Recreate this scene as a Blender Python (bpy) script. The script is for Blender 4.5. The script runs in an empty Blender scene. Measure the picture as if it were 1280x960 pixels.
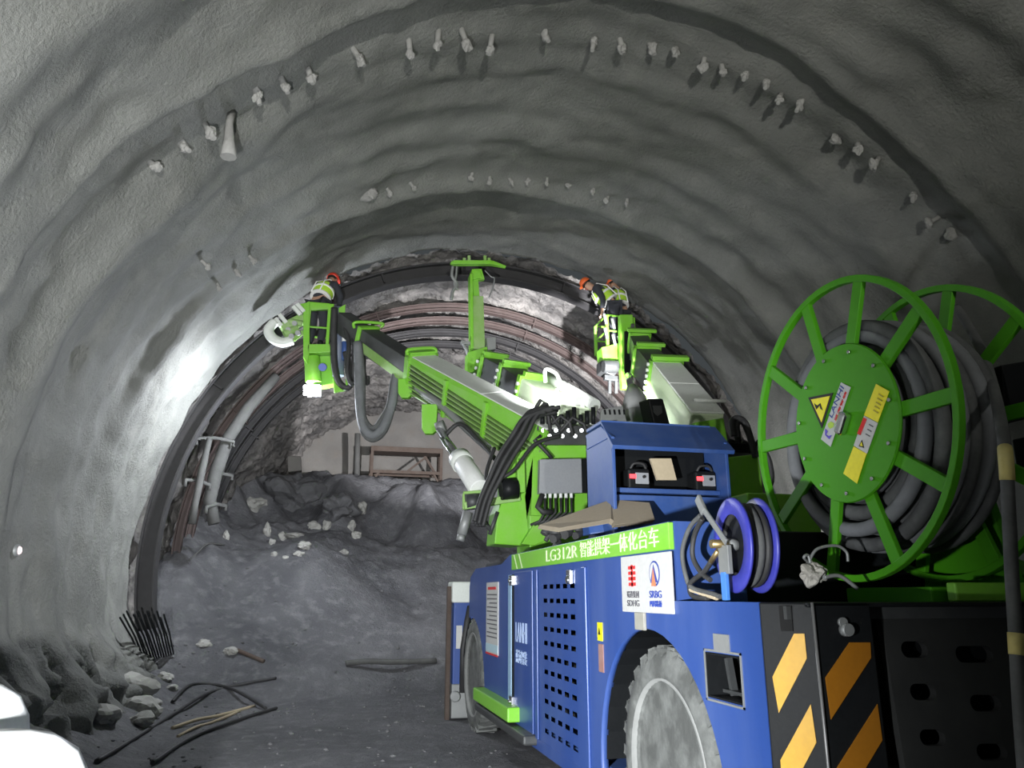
import bpy, bmesh, math, random
from mathutils import Vector as V, Matrix, noise
random.seed(7)
C = bpy.context.scene.collection
S = bpy.context.scene
# ------------------------------------------------------------------ camera
F = 961.0; PITCH = math.radians(15.361); YAW = math.radians(13.54); EYE = V((0, 0, 1.6))
cd = bpy.data.cameras.new('camera'); cam = bpy.data.objects.new('camera', cd); C.objects.link(cam)
cd.sensor_width = 36; cd.lens = F / 1280 * 36; cd.clip_start = .05
cam.location = EYE; cam.rotation_euler = (math.pi / 2 + PITCH, 0, -YAW)
S.camera = cam
S.view_settings.view_transform = 'Standard'; S.view_settings.look = 'None'
S.view_settings.exposure = -0.15; S.view_settings.gamma = 1; S.view_settings.use_curve_mapping = False
# ------------------------------------------------------------------ world and lamps
w = bpy.data.worlds.new('world'); S.world = w; w.use_nodes = True
w.node_tree.nodes['Background'].inputs[0].default_value = (.75, .85, .9, 1)
w.node_tree.nodes['Background'].inputs[1].default_value = .075
def lamp(name, kind, loc, target, power, color=(1, 1, 1), size=.3, spot=None, blend=.3):
    l = bpy.data.lights.new(name, kind); l.energy = power; l.color = color
    if kind == 'AREA': l.size = size
    else: l.shadow_soft_size = size
    if kind == 'SPOT': l.spot_size = math.radians(spot); l.spot_blend = blend
    o = bpy.data.objects.new(name, l); C.objects.link(o); o.location = loc
    if target is not None: o.rotation_euler = (V(target) - V(loc)).to_track_quat('-Z', 'Y').to_euler()
    return o
lamp('floodlight_near', 'SPOT', (-.7, 1.2, 1.25), (-2.0, 8, .7), 4000, (.95, .98, 1), .05, 156, 1)
lamp('floodlight_behind', 'SPOT', (.2, -8.7, 2.0), (.7, 0, 7.6), 7500, (1, 1, .93), .05, 70, .8)
lamp('deck_lamp', 'SPOT', (4.55, 9.5, 3.6), (4.1, 16, 6.3), 13000, (.97, .97, 1), .06, 45, .2)
lamp('boom_lamp', 'SPOT', (2.72, 9.6, 4.38), (3.15, 10.3, 4.25), 130, (.97, .98, 1), .06, 140, .4)
lamp('wall_lamp', 'SPOT', (6.6, 12.2, 2.3), (8.8, 13.8, 2.9), 420, (1, 1, 1), .1, 130, .8)
lamp('basket_lamp', 'SPOT', (-.78, 13.2, 4.85), (-2.6, 12.9, 4.1), 720, (.92, .96, 1), .1, 130, .8)
lamp('basket_lamp_fill', 'POINT', (-.5, 13.95, 4.75), None, 480, (.85, .9, 1), .12)
lamp('heading_lamp', 'SPOT', (1.6, 12.2, 4.0), (2.0, 24, 4.2), 620, (.96, .97, 1), .2, 120, .6)

# ------------------------------------------------------------------ helpers
def ray(px, py):
    x = (px - 640) / F; y = (480 - py) / F; c, s = math.cos(PITCH), math.sin(PITCH)
    v = V((x, c - y * s, s + y * c)); c, s = math.cos(YAW), math.sin(YAW)
    return V((v.x * c + v.y * s, -v.x * s + v.y * c, v.z))
def P(px, py, Y): d = ray(px, py); return EYE + d * (Y / d.y)
def PX(px, py, X): d = ray(px, py); return EYE + d * (X / d.x)
def onplane(px, py, p0, n): d = ray(px, py); return EYE + d * ((V(p0) - EYE).dot(n) / d.dot(n))
ORG = {}
class MB:
    def __init__(s): s.bm = bmesh.new()
    def quad(s, pts):
        return s.bm.faces.new([s.bm.verts.new(p) for p in pts])
    def hexa(s, a, b):
        va = [s.bm.verts.new(p) for p in a]; vb = [s.bm.verts.new(p) for p in b]; n = len(a)
        s.bm.faces.new(va[::-1]); s.bm.faces.new(vb)
        for i in range(n): s.bm.faces.new((va[i], va[(i + 1) % n], vb[(i + 1) % n], vb[i]))
        return s
    def box(s, lo, hi):
        x0, y0, z0 = lo; x1, y1, z1 = hi
        return s.hexa([(x0, y0, z0), (x1, y0, z0), (x1, y1, z0), (x0, y1, z0)], [(x0, y0, z1), (x1, y0, z1), (x1, y1, z1), (x0, y1, z1)])
    def beam(s, p0, p1, w, h, up=(0, 0, 1), w1=None, h1=None, ox=0, oz=0):
        p0, p1 = V(p0), V(p1); d = (p1 - p0).normalized(); r = d.cross(V(up)).normalized(); u = r.cross(d)
        def ring(p, w, h): return [p + r * (ox + sx * w / 2) + u * (oz + sz * h / 2) for sx, sz in ((-1, -1), (1, -1), (1, 1), (-1, 1))]
        return s.hexa(ring(p0, w, h), ring(p1, w1 or w, h1 or h))
    def prism(s, pts, vec):
        pts = [V(p) for p in pts]; return s.hexa(pts, [p + V(vec) for p in pts])
    def cyl(s, p0, p1, r0, r1=None, n=14):
        return s.tube([p0, p1], [r0, r0 if r1 is None else r1], n)
    def tube(s, pts, rad, n=8, closed=False):
        pts = [V(p) for p in pts]; m = len(pts)
        if not isinstance(rad, (list, tuple)): rad = [rad] * m
        rings = []; ref = None
        for i, p in enumerate(pts):
            a = pts[(i - 1) % m] if (closed or i) else pts[i]; b = pts[(i + 1) % m] if (closed or i < m - 1) else pts[i]
            d = (b - a).normalized()
            if ref is None: ref = d.orthogonal().normalized()
            ref = (ref - d * ref.dot(d)).normalized(); q = d.cross(ref)
            rings.append([s.bm.verts.new(p + (ref * math.cos(t) + q * math.sin(t)) * rad[i]) for t in (k * 2 * math.pi / n for k in range(n))])
        for i in range(m if closed else m - 1):
            A, B = rings[i], rings[(i + 1) % m]
            for k in range(n): s.bm.faces.new((A[k], A[(k + 1) % n], B[(k + 1) % n], B[k])).smooth = True
        if not closed: s.bm.faces.new(rings[0][::-1]); s.bm.faces.new(rings[-1])
        return s
    def lathe(s, c, axis, prof, n=32, smooth=True, cap=True):
        c, ax = V(c), V(axis).normalized(); a = ax.orthogonal().normalized(); b = ax.cross(a); rings = []
        for r, h in prof: rings.append([s.bm.verts.new(c + ax * h + (a * math.cos(t) + b * math.sin(t)) * max(r, 1e-4)) for t in (k * 2 * math.pi / n for k in range(n))])
        for A, B in zip(rings, rings[1:]):
            for k in range(n): s.bm.faces.new((A[k], A[(k + 1) % n], B[(k + 1) % n], B[k])).smooth = smooth
        if cap: s.bm.faces.new(rings[0][::-1]); s.bm.faces.new(rings[-1])
        return s
    def rock(s, c, sx, sy, sz, seed, sub=3, rough=.35):
        r = bmesh.ops.create_icosphere(s.bm, subdivisions=sub, radius=1); q = Matrix.Rotation(seed * 1.7, 3, 'Z')
        for v in r['verts']:
            k = 1 + rough * noise.noise(v.co * 1.1 + V((seed * 3.1, seed, 0))) + rough * .4 * noise.noise(v.co * 3 + V((seed, 0, seed * 2)))
            p = v.co * k; v.co = V(c) + q @ V((p.x * sx, p.y * sy, p.z * sz))
        return s
    def build(s, name, mat, parent=None, bevel=0, label=None, smooth=False, kind=None):
        bmesh.ops.recalc_face_normals(s.bm, faces=s.bm.faces[:])
        me = bpy.data.meshes.new(name)
        if parent is not None:
            o0 = ORG[parent.name]; bmesh.ops.translate(s.bm, verts=s.bm.verts[:], vec=-o0)
        if smooth:
            for f in s.bm.faces: f.smooth = True
        s.bm.to_mesh(me); s.bm.free(); me.materials.append(mat)
        o = bpy.data.objects.new(name, me); C.objects.link(o)
        if parent is not None: o.parent = parent; ORG[o.name] = o0
        else: ORG[o.name] = V((0, 0, 0))
        if bevel:
            m = o.modifiers.new('bevel', 'BEVEL'); m.width = bevel; m.segments = 2; m.limit_method = 'ANGLE'; m.angle_limit = .7
        if label: o['label'] = label
        if kind: o['kind'] = kind
        return o
def tag(o, label, cat, group=None, kind=None):
    o['label'] = label; o['category'] = cat
    if group: o['group'] = group
    if kind: o['kind'] = kind
    return o
def thing(name, loc, label, cat, group=None):
    o = bpy.data.objects.new(name, None); C.objects.link(o); o.location = loc; o.empty_display_size = .2; ORG[o.name] = V(loc)
    return tag(o, label, cat, group)
def recenter(o, base):
    """move a single-mesh thing's origin to its base"""
    o.data.transform(Matrix.Translation(-V(base))); o.location = base; ORG[o.name] = V(base); return o
def cut(o, cutter):
    cutter.bm.normal_update(); bmesh.ops.recalc_face_normals(cutter.bm, faces=cutter.bm.faces[:])
    par = ORG[o.name]; bmesh.ops.translate(cutter.bm, verts=cutter.bm.verts[:], vec=-par)
    cm = bpy.data.meshes.new('c'); cutter.bm.to_mesh(cm); co = bpy.data.objects.new('c', cm); C.objects.link(co)
    if o.parent: co.parent = o.parent
    m = o.modifiers.new('b', 'BOOLEAN'); m.operation = 'DIFFERENCE'; m.object = co; m.solver = 'EXACT'
    bpy.context.view_layer.update(); dg = bpy.context.evaluated_depsgraph_get()
    me = bpy.data.meshes.new_from_object(o.evaluated_get(dg)); o.modifiers.remove(m); o.data = me
    bpy.data.objects.remove(co); return o
def text(body, name, mat, parent, origin, right, up, w, h, label=None, thick=.004):
    cu = bpy.data.curves.new(name, 'FONT'); cu.body = body; cu.resolution_u = 3; t = bpy.data.objects.new(name, cu); C.objects.link(t)
    bpy.context.view_layer.update(); me = bpy.data.meshes.new_from_object(t.evaluated_get(bpy.context.evaluated_depsgraph_get()))
    bpy.data.objects.remove(t)
    xs = [v.co.x for v in me.vertices]; ys = [v.co.y for v in me.vertices]
    x0, x1, y0, y1 = min(xs), max(xs), min(ys), max(ys); R, U = V(right).normalized(), V(up).normalized(); N = R.cross(U)
    bm = bmesh.new(); bm.from_mesh(me); bpy.data.meshes.remove(me)
    r = bmesh.ops.extrude_face_region(bm, geom=bm.faces[:])
    for v in r['geom']:
        if isinstance(v, bmesh.types.BMVert): v.co.z += 1
    for v in bm.verts: v.co = V(origin) + R * ((v.co.x - x0) / (x1 - x0) * w) + U * ((v.co.y - y0) / (y1 - y0) * h) + N * (v.co.z * thick)
    m = MB(); m.bm.free(); m.bm = bm
    return m.build(name, mat, parent, label=label)

# ------------------------------------------------------------------ materials
def mat(name, col, rough=.5, metal=0, dust=0, dustcol=(.42, .42, .40), var=.12, bump=0, bscale=40, dscale=3, spec=.5, emit=None, estr=0, streak=1):
    m = bpy.data.materials.new(name); m.use_nodes = True; N = m.node_tree.nodes; L = m.node_tree.links; b = N['Principled BSDF']
    tc = N.new('ShaderNodeTexCoord'); mp = N.new('ShaderNodeMapping'); L.new(tc.outputs['Object'], mp.inputs[0]); mp.inputs['Scale'].default_value = (1, 1, 1 / streak)
    n1 = N.new('ShaderNodeTexNoise'); n1.inputs['Scale'].default_value = dscale; n1.inputs['Detail'].default_value = 8; n1.inputs['Roughness'].default_value = .65; L.new(mp.outputs[0], n1.inputs[0])
    n2 = N.new('ShaderNodeTexNoise'); n2.inputs['Scale'].default_value = bscale; n2.inputs['Detail'].default_value = 4; L.new(tc.outputs['Object'], n2.inputs[0])
    hs = N.new('ShaderNodeMix'); hs.data_type = 'RGBA'; hs.inputs[6].default_value = tuple(c * (1 - var) for c in col) + (1,); hs.inputs[7].default_value = tuple(min(1, c * (1 + var)) for c in col) + (1,)
    L.new(n2.outputs[0], hs.inputs[0])
    r = N.new('ShaderNodeMapRange'); r.inputs[1].default_value = .42; r.inputs[2].default_value = .72; r.inputs[3].default_value = dust * .25; r.inputs[4].default_value = min(1, dust); L.new(n1.outputs[0], r.inputs[0])
    mx = N.new('ShaderNodeMix'); mx.data_type = 'RGBA'; L.new(r.outputs[0], mx.inputs[0]); L.new(hs.outputs[2], mx.inputs[6]); mx.inputs[7].default_value = dustcol + (1,)
    L.new(mx.outputs[2], b.inputs['Base Color'])
    rr = N.new('ShaderNodeMapRange'); rr.inputs[3].default_value = rough; rr.inputs[4].default_value = min(1, rough + .45 * dust + .05); L.new(r.outputs[0], rr.inputs[0]); L.new(rr.outputs[0], b.inputs['Roughness'])
    b.inputs['Metallic'].default_value = metal; b.inputs['Specular IOR Level'].default_value = spec
    if bump:
        bp = N.new('ShaderNodeBump'); bp.inputs['Strength'].default_value = bump; bp.inputs['Distance'].default_value = .02; L.new(n2.outputs[0], bp.inputs['Height']); L.new(bp.outputs[0], b.inputs['Normal'])
    if emit: b.inputs['Emission Color'].default_value = emit + (1,); b.inputs['Emission Strength'].default_value = estr
    return m
def ground_mat(name, c0, c1, c2, s1=.6, s2=9, rough=.8, bump=.5, bscale=30, spec=.4, bdist=.03):
    m = bpy.data.materials.new(name); m.use_nodes = True; N = m.node_tree.nodes; L = m.node_tree.links; b = N['Principled BSDF']
    tc = N.new('ShaderNodeTexCoord')
    def nz(s, d=8, r=.6):
        n = N.new('ShaderNodeTexNoise'); n.inputs['Scale'].default_value = s; n.inputs['Detail'].default_value = d; n.inputs['Roughness'].default_value = r; L.new(tc.outputs['Object'], n.inputs[0]); return n
    a, d, e = nz(s1), nz(s2), nz(bscale, 6, .7)
    r1 = N.new('ShaderNodeMapRange'); r1.inputs[1].default_value = .38; r1.inputs[2].default_value = .66; L.new(a.outputs[0], r1.inputs[0])
    m1 = N.new('ShaderNodeMix'); m1.data_type = 'RGBA'; m1.inputs[6].default_value = c0 + (1,); m1.inputs[7].default_value = c1 + (1,); L.new(r1.outputs[0], m1.inputs[0])
    r2 = N.new('ShaderNodeMapRange'); r2.inputs[1].default_value = .5; r2.inputs[2].default_value = .75; r2.inputs[4].default_value = .7; L.new(d.outputs[0], r2.inputs[0])
    m2 = N.new('ShaderNodeMix'); m2.data_type = 'RGBA'; L.new(r2.outputs[0], m2.inputs[0]); L.new(m1.outputs[2], m2.inputs[6]); m2.inputs[7].default_value = c2 + (1,)
    L.new(m2.outputs[2], b.inputs['Base Color']); b.inputs['Roughness'].default_value = rough; b.inputs['Specular IOR Level'].default_value = spec
    bp = N.new('ShaderNodeBump'); bp.inputs['Strength'].default_value = bump; bp.inputs['Distance'].default_value = bdist; L.new(e.outputs[0], bp.inputs['Height']); L.new(bp.outputs[0], b.inputs['Normal'])
    return m
GREEN = mat('lime paint', (.17, .50, .018), .38, dust=.22, dustcol=(.40, .44, .30), var=.08)
GREENR = mat('reel green paint', (.052, .26, .005), .5, dust=.03, dustcol=(.35, .42, .25), var=.06, spec=.2)
DGREEN = mat('dusty green steel', (.17, .36, .05), .5, dust=.5, dustcol=(.42, .47, .33))
BLUE = mat('blue paint', (.013, .052, .245), .36, dust=.2, dustcol=(.22, .28, .42), var=.06, dscale=2.2, streak=5)
LBLUE = mat('light blue paint', (.04, .19, .58), .4, dust=.35, dustcol=(.3, .38, .5), dscale=3, streak=4)
DBLUE = mat('dark blue paint', (.015, .06, .24), .5, dust=.25, dustcol=(.2, .25, .34))
RBLUE = mat('violet blue reel paint', (.03, .035, .36), .4, dust=.15, dustcol=(.3, .3, .5))
BLACK = mat('black steel', (.008, .009, .010), .45, dust=.1, dustcol=(.05, .05, .05), var=.3, bump=.03, bscale=60, spec=.15)
DARK = mat('dark grey steel', (.035, .038, .04), .5, dust=.25, dustcol=(.2, .2, .19), metal=.2)
GREY = mat('grey steel', (.22, .23, .23), .5, dust=.3, metal=.3)
BOXGREY = mat('grey box paint', (.27, .28, .30), .5, dust=.15)
COVER = mat('pale grey cover paint', (.66, .69, .65), .45, dust=.25)
WHITE = mat('white paint', (.78, .79, .77), .5, dust=.12)
CHROME = mat('chrome', (.75, .76, .78), .15, metal=1)
RUBBER = mat('black rubber', (.018, .018, .019), .6, dust=.18, dustcol=(.16, .16, .16))
CABLE = mat('dusty cable rubber', (.05, .052, .053), .75, dust=.6, dustcol=(.16, .165, .165), dscale=5)
PCABLE = mat('pale cable rubber', (.11, .115, .12), .75, dust=.6, dustcol=(.23, .24, .26), dscale=4)
TYRE = mat('dusty tyre rubber', (.04, .042, .04), .85, dust=.7, dustcol=(.24, .25, .24), dscale=5, bump=.3, bscale=25)
RIM = mat('dusty wheel rim', (.19, .195, .19), .85, dust=.8, dustcol=(.30, .305, .295), dscale=2.5, bump=.2, bscale=18)
YELLOW = mat('yellow reflective tape', (.56, .30, .004), .4, dust=.04)
ORANGE = mat('shaded orange tape', (.34, .13, .006), .5, dust=.1, dustcol=(.14, .08, .03))  # weaker light on the rear face painted in as a darker orange
STICK = mat('yellow sticker', (.78, .70, .01), .4)
STICKW = mat('white sticker', (.50, .50, .49), .5, dust=.08)
SILVER = mat('silver sticker', (.46, .48, .48), .4, dust=.05)
INK = mat('black ink', (.012, .012, .012), .6)
RED = mat('red ink', (.62, .03, .03), .5)
NAVY = mat('navy ink', (.03, .06, .30), .5)
COPPER = mat('copper ink', (.55, .20, .10), .5)
GREYINK = mat('grey ink', (.1, .1, .11), .5)
PALEINK = mat('pale lettering', (.68, .80, .50), .5)
PALEBL = mat('pale blue lettering', (.36, .46, .66), .5)
LIMEINK = mat('lime ink', (.4, .6, .05), .5)
PURPLE = mat('violet ink', (.10, .06, .50), .5)
CARD = mat('dusty cardboard', (.24, .20, .145), .85, dust=.3, dustcol=(.27, .25, .21))
CARDL = mat('tan cardboard', (.46, .38, .26), .85)
RUST = mat('rusty steel', (.075, .05, .038), .8, dust=.5, dustcol=(.15, .13, .115), metal=.2, dscale=5)
RIB = mat('sooty rib steel', (.03, .029, .03), .6, dust=.22, dustcol=(.09, .087, .09), metal=.1, dscale=4, spec=.3)
RIBR = mat('rust brown rib steel', (.065, .044, .040), .6, dust=.35, dustcol=(.13, .105, .10), metal=.2, dscale=5)
RIBG = mat('shotcrete splashed rib', (.075, .075, .072), .8, dust=.6, dustcol=(.15, .15, .145), dscale=5)
STUB = mat('shotcrete crusted bolt', (.21, .205, .195), .85, dust=.4, bump=.4, bscale=30)
DRUM = mat('white plastic', (.85, .86, .86), .35, dust=.05, dustcol=(.4, .4, .38))
ROCK = mat('pale limestone', (.36, .355, .33), .85, dust=.4, dustcol=(.24, .235, .22), bump=.5, bscale=8)
ROCKD = mat('dark shale', (.09, .09, .095), .8, dust=.4, dustcol=(.15, .15, .155), bump=.5, bscale=8)
CLOTH = mat('dusty cloth', (.34, .32, .28), .9, dust=.4, bump=.4, bscale=40)
SKIN = mat('skin', (.42, .24, .16), .55)
VEST = mat('hi-vis lime cloth', (.42, .68, .05), .8, bump=.2)
REFL = mat('reflective tape', (.8, .8, .78), .3)
HELMET = mat('red helmet plastic', (.66, .05, .025), .35)
HELMETO = mat('orange helmet plastic', (.75, .13, .03), .35)
TROUS = mat('dark work cloth', (.03, .032, .04), .9, bump=.3)
GLOW = mat('lit LED', (1, 1, 1), .3, emit=(.95, .97, 1), estr=40)
REDLED = mat('lit red LED', (.5, .02, .02), .3, emit=(1, .04, .05), estr=5)
GLOW2 = mat('lit marker LED', (1, .8, .8), .3, emit=(1, .75, .78), estr=5)
SHOT = ground_mat('sprayed concrete', (.145, .148, .138), (.20, .203, .19), (.235, .235, .215), .45, 2.2, .72, .9, 22, .35, .04)
ROUGH = ground_mat('rough heading rock', (.12, .115, .112), (.25, .235, .22), (.38, .35, .33), .8, 2.5, .75, .9, 7, .4, .12)
FACE = ground_mat('grey face shotcrete', (.15, .143, .134), (.20, .19, .176), (.18, .16, .14), .7, 3, .85, .4, 14, .3, .04)
MUCK = ground_mat('dark muck', (.09, .091, .10), (.165, .165, .175), (.26, .26, .266), .55, 5, .62, 1.0, 16, .5, .06)

# ------------------------------------------------------------------ the setting
def sm(a, b, t): t = max(0, min(1, (t - a) / (b - a))); return t * t * (3 - 2 * t)
def nz(x, y, z): return noise.noise(V((x, y, z)))
CXT, CZT = 2.93, 2.2
def rad_near(y, t):
    u = t * 6
    w1 = nz(u * .22, y * 1.1, 3.3); w2 = nz(u * .5, y * 2.3, 9.1); w3 = nz(u * 1.6, y * 1.9, 5.5); w4 = nz(u * 4, y * 4, 1.2)
    yy = y + .35 * nz(u * .35, 2.2, y * .2)
    r = 6.0 + .10 * w1 + .07 * w2 + .065 * w3 + .03 * w4
    r -= .15 * (1 - sm(6.55, 6.95, yy))                     # thicker coat before the first row of bolts
    r -= .055 * math.exp(-((yy - 6.6) / .16) ** 2)
    r -= .07 * math.exp(-((yy - 8.2) / .3) ** 2) + .06 * math.exp(-((yy - 9.7) / .35) ** 2)
    r -= .08 * math.exp(-((yy - 4.9) / .35) ** 2) + .09 * math.exp(-((yy - 3.4) / .4) ** 2)
    r -= .12 * math.exp(-((yy - 11.3) / .22) ** 2)
    r += .2 * sm(11.4, 11.75, yy) * sm(.7, 1.25, t)        # recessed thin coat after the last row
    if t < 1:                                               # rough rebound heaped at the left foot
        z = CZT + 6 * math.sin(t); f = (1 - sm(.1, 1.55 + .3 * w2, z)) * sm(4, 8, y)
        r -= f * (.42 + .22 * nz(z * 2.6, y * 2.2, 4) + .10 * nz(z * 6, y * 5, 1) - .24 * max(0, 1 - 9 * abs(nz(z * 1.8 + y * .5, y * 1.3 - z * .7, 8))))
    return r
def grid(name, ny, nt, yf, tf, rf, m, kind='structure'):
    bm = bmesh.new(); rows = []
    for i in range(ny + 1):
        y = yf(i / ny); row = []
        for j in range(nt + 1):
            t = tf(j / nt); r, cx, cz = rf(y, t); row.append(bm.verts.new((cx - r * math.cos(t), y, cz + r * math.sin(t))))
        rows.append(row)
    for A, B in zip(rows, rows[1:]):
        for k in range(nt): bm.faces.new((A[k], B[k], B[k + 1], A[k + 1])).smooth = True
    me = bpy.data.meshes.new(name); bm.to_mesh(me); bm.free(); me.materials.append(m)
    o = bpy.data.objects.new(name, me); C.objects.link(o); o['kind'] = kind; return o
TA, TB = -.45, math.pi + .45
grid('ceiling', 330, 330, lambda s: -9 + 23.15 * (s ** .8), lambda s: TA + (TB - TA) * s, lambda y, t: (rad_near(y, t), CXT, CZT), SHOT)
def rad_far(y, t):
    k = sm(14, 27, y); u = t * 6; r = 6.12 - 1.0 * k
    r += .16 * nz(u * .5, y * .7, 1) + .13 * nz(u * 1.5, y * 1.7, 4) + .10 * nz(u * 3.4, y * 3.2, 7) + .07 * nz(u * 8, y * 8, 2) + .05 * nz(u * 15, y * 15, 2)
    return r, CXT, CZT + .5 * k
grid('wall_heading', 250, 430, lambda s: 14.1 + 12.4 * s, lambda s: TA + (TB - TA) * s, rad_far, ROUGH)
bm = bmesh.new(); rows = []
for i in range(71):
    z = -.6 + 9.6 * i / 70; row = []
    for j in range(91):
        x = -3.4 + 12.8 * j / 90; row.append(bm.verts.new((x, 26.1 + .18 * nz(x * .6, z * .6, 3) + .06 * nz(x * 2, z * 2, 8), z)))
    rows.append(row)
for A, B in zip(rows, rows[1:]):
    for k in range(90): bm.faces.new((A[k], A[k + 1], B[k + 1], B[k])).smooth = True
me = bpy.data.meshes.new('wall_back'); bm.to_mesh(me); bm.free(); me.materials.append(FACE)
o = bpy.data.objects.new('wall_back', me); C.objects.link(o); o['kind'] = 'structure'
def ground(x, y):
    z = .02 * nz(x * 1.5, y * 1.5, 0) + .012 * nz(x * 5, y * 5, 2)
    lump = nz(x * .55, y * .55, 6); l2 = nz(x * 1.3, y * 1.3, 1); l3 = nz(x * 3.1, y * 3.1, 4)
    bank = (1 - sm(-2.75, -1.55, x + .25 * nz(y * .7, 1, 1))) * sm(2, 6, y)
    z += bank * (.40 + .16 * l2 + .10 * l3)
    p = sm(13.0 + .9 * sm(-1, 2, x), 20.0, y + .5 * lump)
    h = 3.15 - .45 * sm(0, 2.2, x)
    z += (p ** .8) * h + p * (.22 * lump + .18 * l2 + .10 * l3 + .06 * nz(x * 6.5, y * 6.5, 9))
    q = sm(20.3, 23.4, y + .7 * lump); z += q * (5.05 - h) + (q * (1 - q)) * 1.6 * (lump + .6 * l2)
    z -= .9 * math.exp(-((x + .2) ** 2 / 3 + (y - 20.9) ** 2 / .25)) * 0
    return z
bm = bmesh.new(); rows = []
NX, NY = 190, 420
for i in range(NY + 1):
    y = -8 + 34.6 * (i / NY); row = []
    for j in range(NX + 1):
        x = -3.6 + 13.2 * j / NX; row.append(bm.verts.new((x, y, ground(x, y))))
    rows.append(row)
for A, B in zip(rows, rows[1:]):
    for k in range(NX): bm.faces.new((A[k], A[k + 1], B[k + 1], B[k])).smooth = True
me = bpy.data.meshes.new('floor'); bm.to_mesh(me); bm.free(); me.materials.append(MUCK)
o = bpy.data.objects.new('floor', me); C.objects.link(o); o['kind'] = 'structure'

# ------------------------------------------------------------------ steel arch ribs (I-section)
def rib_mesh(y, R, cz, depth=.20, fl=.16, tw=.03, t0=-.2, t1=math.pi + .2, n=90):
    sec = [(-fl / 2, 0), (fl / 2, 0), (fl / 2, -tw), (tw / 2, -tw), (tw / 2, -depth + tw), (fl / 2, -depth + tw), (fl / 2, -depth), (-fl / 2, -depth), (-fl / 2, -depth + tw), (-tw / 2, -depth + tw), (-tw / 2, -tw), (-fl / 2, -tw)]
    m = MB(); prev = None
    for i in range(n + 1):
        t = t0 + (t1 - t0) * i / n
        ring = [m.bm.verts.new((CXT - (R + d) * math.cos(t), y + a, cz + (R + d) * math.sin(t))) for a, d in sec]
        if prev:
            for k in range(12): m.bm.faces.new((prev[k], prev[(k + 1) % 12], ring[(k + 1) % 12], ring[k]))
        else: m.bm.faces.new(ring[::-1])
        prev = ring
    m.bm.faces.new(prev); return m
ribs = [(14.32, 5.93, 2.2, RIB, .30, 'dark sooty steel arch rib standing at the edge of the grey sprayed concrete'),
        (16.5, 5.80, 2.3, RIBR, .16, 'rust brown steel arch rib, first behind the bare rock crown'),
        (17.25, 5.72, 2.32, RIBR, .16, 'steel arch rib second in the rust brown set behind the bare rock crown'),
        (18.0, 5.65, 2.34, RIB, .16, 'dark steel arch rib third in the set behind the bare rock crown'),
        (18.8, 5.58, 2.36, RIB, .16, 'dark steel arch rib fourth in the set, nearest the working face'),
        (15.75, 5.92, 2.27, RIBG, .18, 'concrete splashed steel arch rib between bare crown and the rust brown set')]
for y, R, cz, m, dep, lab in ribs[:5]:
    o = thing('steel_arch_rib', (CXT, y, 0), lab, 'arch rib', 'steel arch ribs')
    rib_mesh(y, R, cz, dep, .28 if y < 15 else .16).build('arch_beam', m, o)
    if y == 14.3:
        for k in range(13):
            t = .12 + k * .245; c = V((CXT - (R - .13) * math.cos(t), y, cz + (R - .13) * math.sin(t)))
            tg = V((math.sin(t), 0, math.cos(t)))
            MB().beam(c - tg * .02, c + tg * .02, .22, .27, up=(-math.cos(t), 0, math.sin(t))).build('splice_plate', GREY, o)
    else:
        for k in range(4):
            t = .55 + k * .65; c = V((CXT - (R - .1) * math.cos(t), y, cz + (R - .1) * math.sin(t))); tg = V((math.sin(t), 0, math.cos(t)))
            MB().beam(c - tg * .015, c + tg * .015, .18, .22, up=(-math.cos(t), 0, math.sin(t))).build('splice_plate', m, o)
# left ladder of bars between ribs
tb = [((246, 548), (292, 552), 15.0), ((232, 600), (262, 606), 14.9), ((266, 596), (290, 594), 15.6), ((258, 634), (282, 632), 15.3), ((344, 462), (372, 448), 15.3)]
names = ['uppermost of the four by the rib foot', 'lower left, just inside the dark rib', 'middle height, right of the grey pipe', 'lowest, just above the muck pile']
for i, (a, b, Y) in enumerate(tb[:4]):
    p, q = P(*a, Y), P(*b, Y + .5); o = MB().tube([p - V((0, 0, .12)), p, p.lerp(q, .5) + V((0, 0, .04)), q, q - V((0, 0, .1))], .035, 8).build('tie_bar', RIBG)
    tag(o, 'grey crusted tie bar on the left ribs, ' + names[i], 'tie bar', 'tie bars on the left ribs')
o = MB().tube([P(268, 655, 15.6), P(262, 625, 15.6), P(270, 590, 15.6), P(285, 548, 15.7), P(310, 510, 16), P(345, 470, 16.2)], [.11, .12, .13, .12, .12, .10], 12).build('crusted_pipe', RIBG)
tag(o, 'thick grey concrete crusted pipe following the left arch ribs', 'pipe')
o = MB().tube([P(240, 655, 15), P(244, 630, 15), P(252, 590, 15), P(262, 548, 15)], [.07, .06, .07, .05], 10).build('crusted_pipe', RIBG)
tag(o, 'short upright crusted pipe just inside the dark rib on the left', 'pipe')

# ------------------------------------------------------------------ bolt stubs in the vault
def wall_pt(px, py, off=0):
    d = ray(px, py); lo, hi = .5, 40
    def f(t):
        p = EYE + d * t; th = math.atan2(p.z - CZT, -(p.x - CXT)); 
        return math.hypot(p.x - CXT, p.z - CZT) - rad_near(p.y, th)
    t = 2
    while f(t) < 0 and t < 30: t += .15
    lo, hi = t - .15, t
    for _ in range(20):
        md = (lo + hi) / 2
        if f(md) < 0: lo = md
        else: hi = md
    return EYE + d * hi
ORD = ['first', 'second', 'third', 'fourth', 'fifth', 'sixth', 'seventh', 'eighth', 'ninth', 'tenth', 'eleventh', 'twelfth', 'thirteenth', 'fourteenth', 'fifteenth', 'sixteenth', 'seventeenth', 'eighteenth', 'nineteenth', 'twentieth', 'twenty-first', 'twenty-second', 'twenty-third', 'twenty-fourth', 'twenty-fifth', 'twenty-sixth', 'twenty-seventh', 'twenty-eighth']
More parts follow.
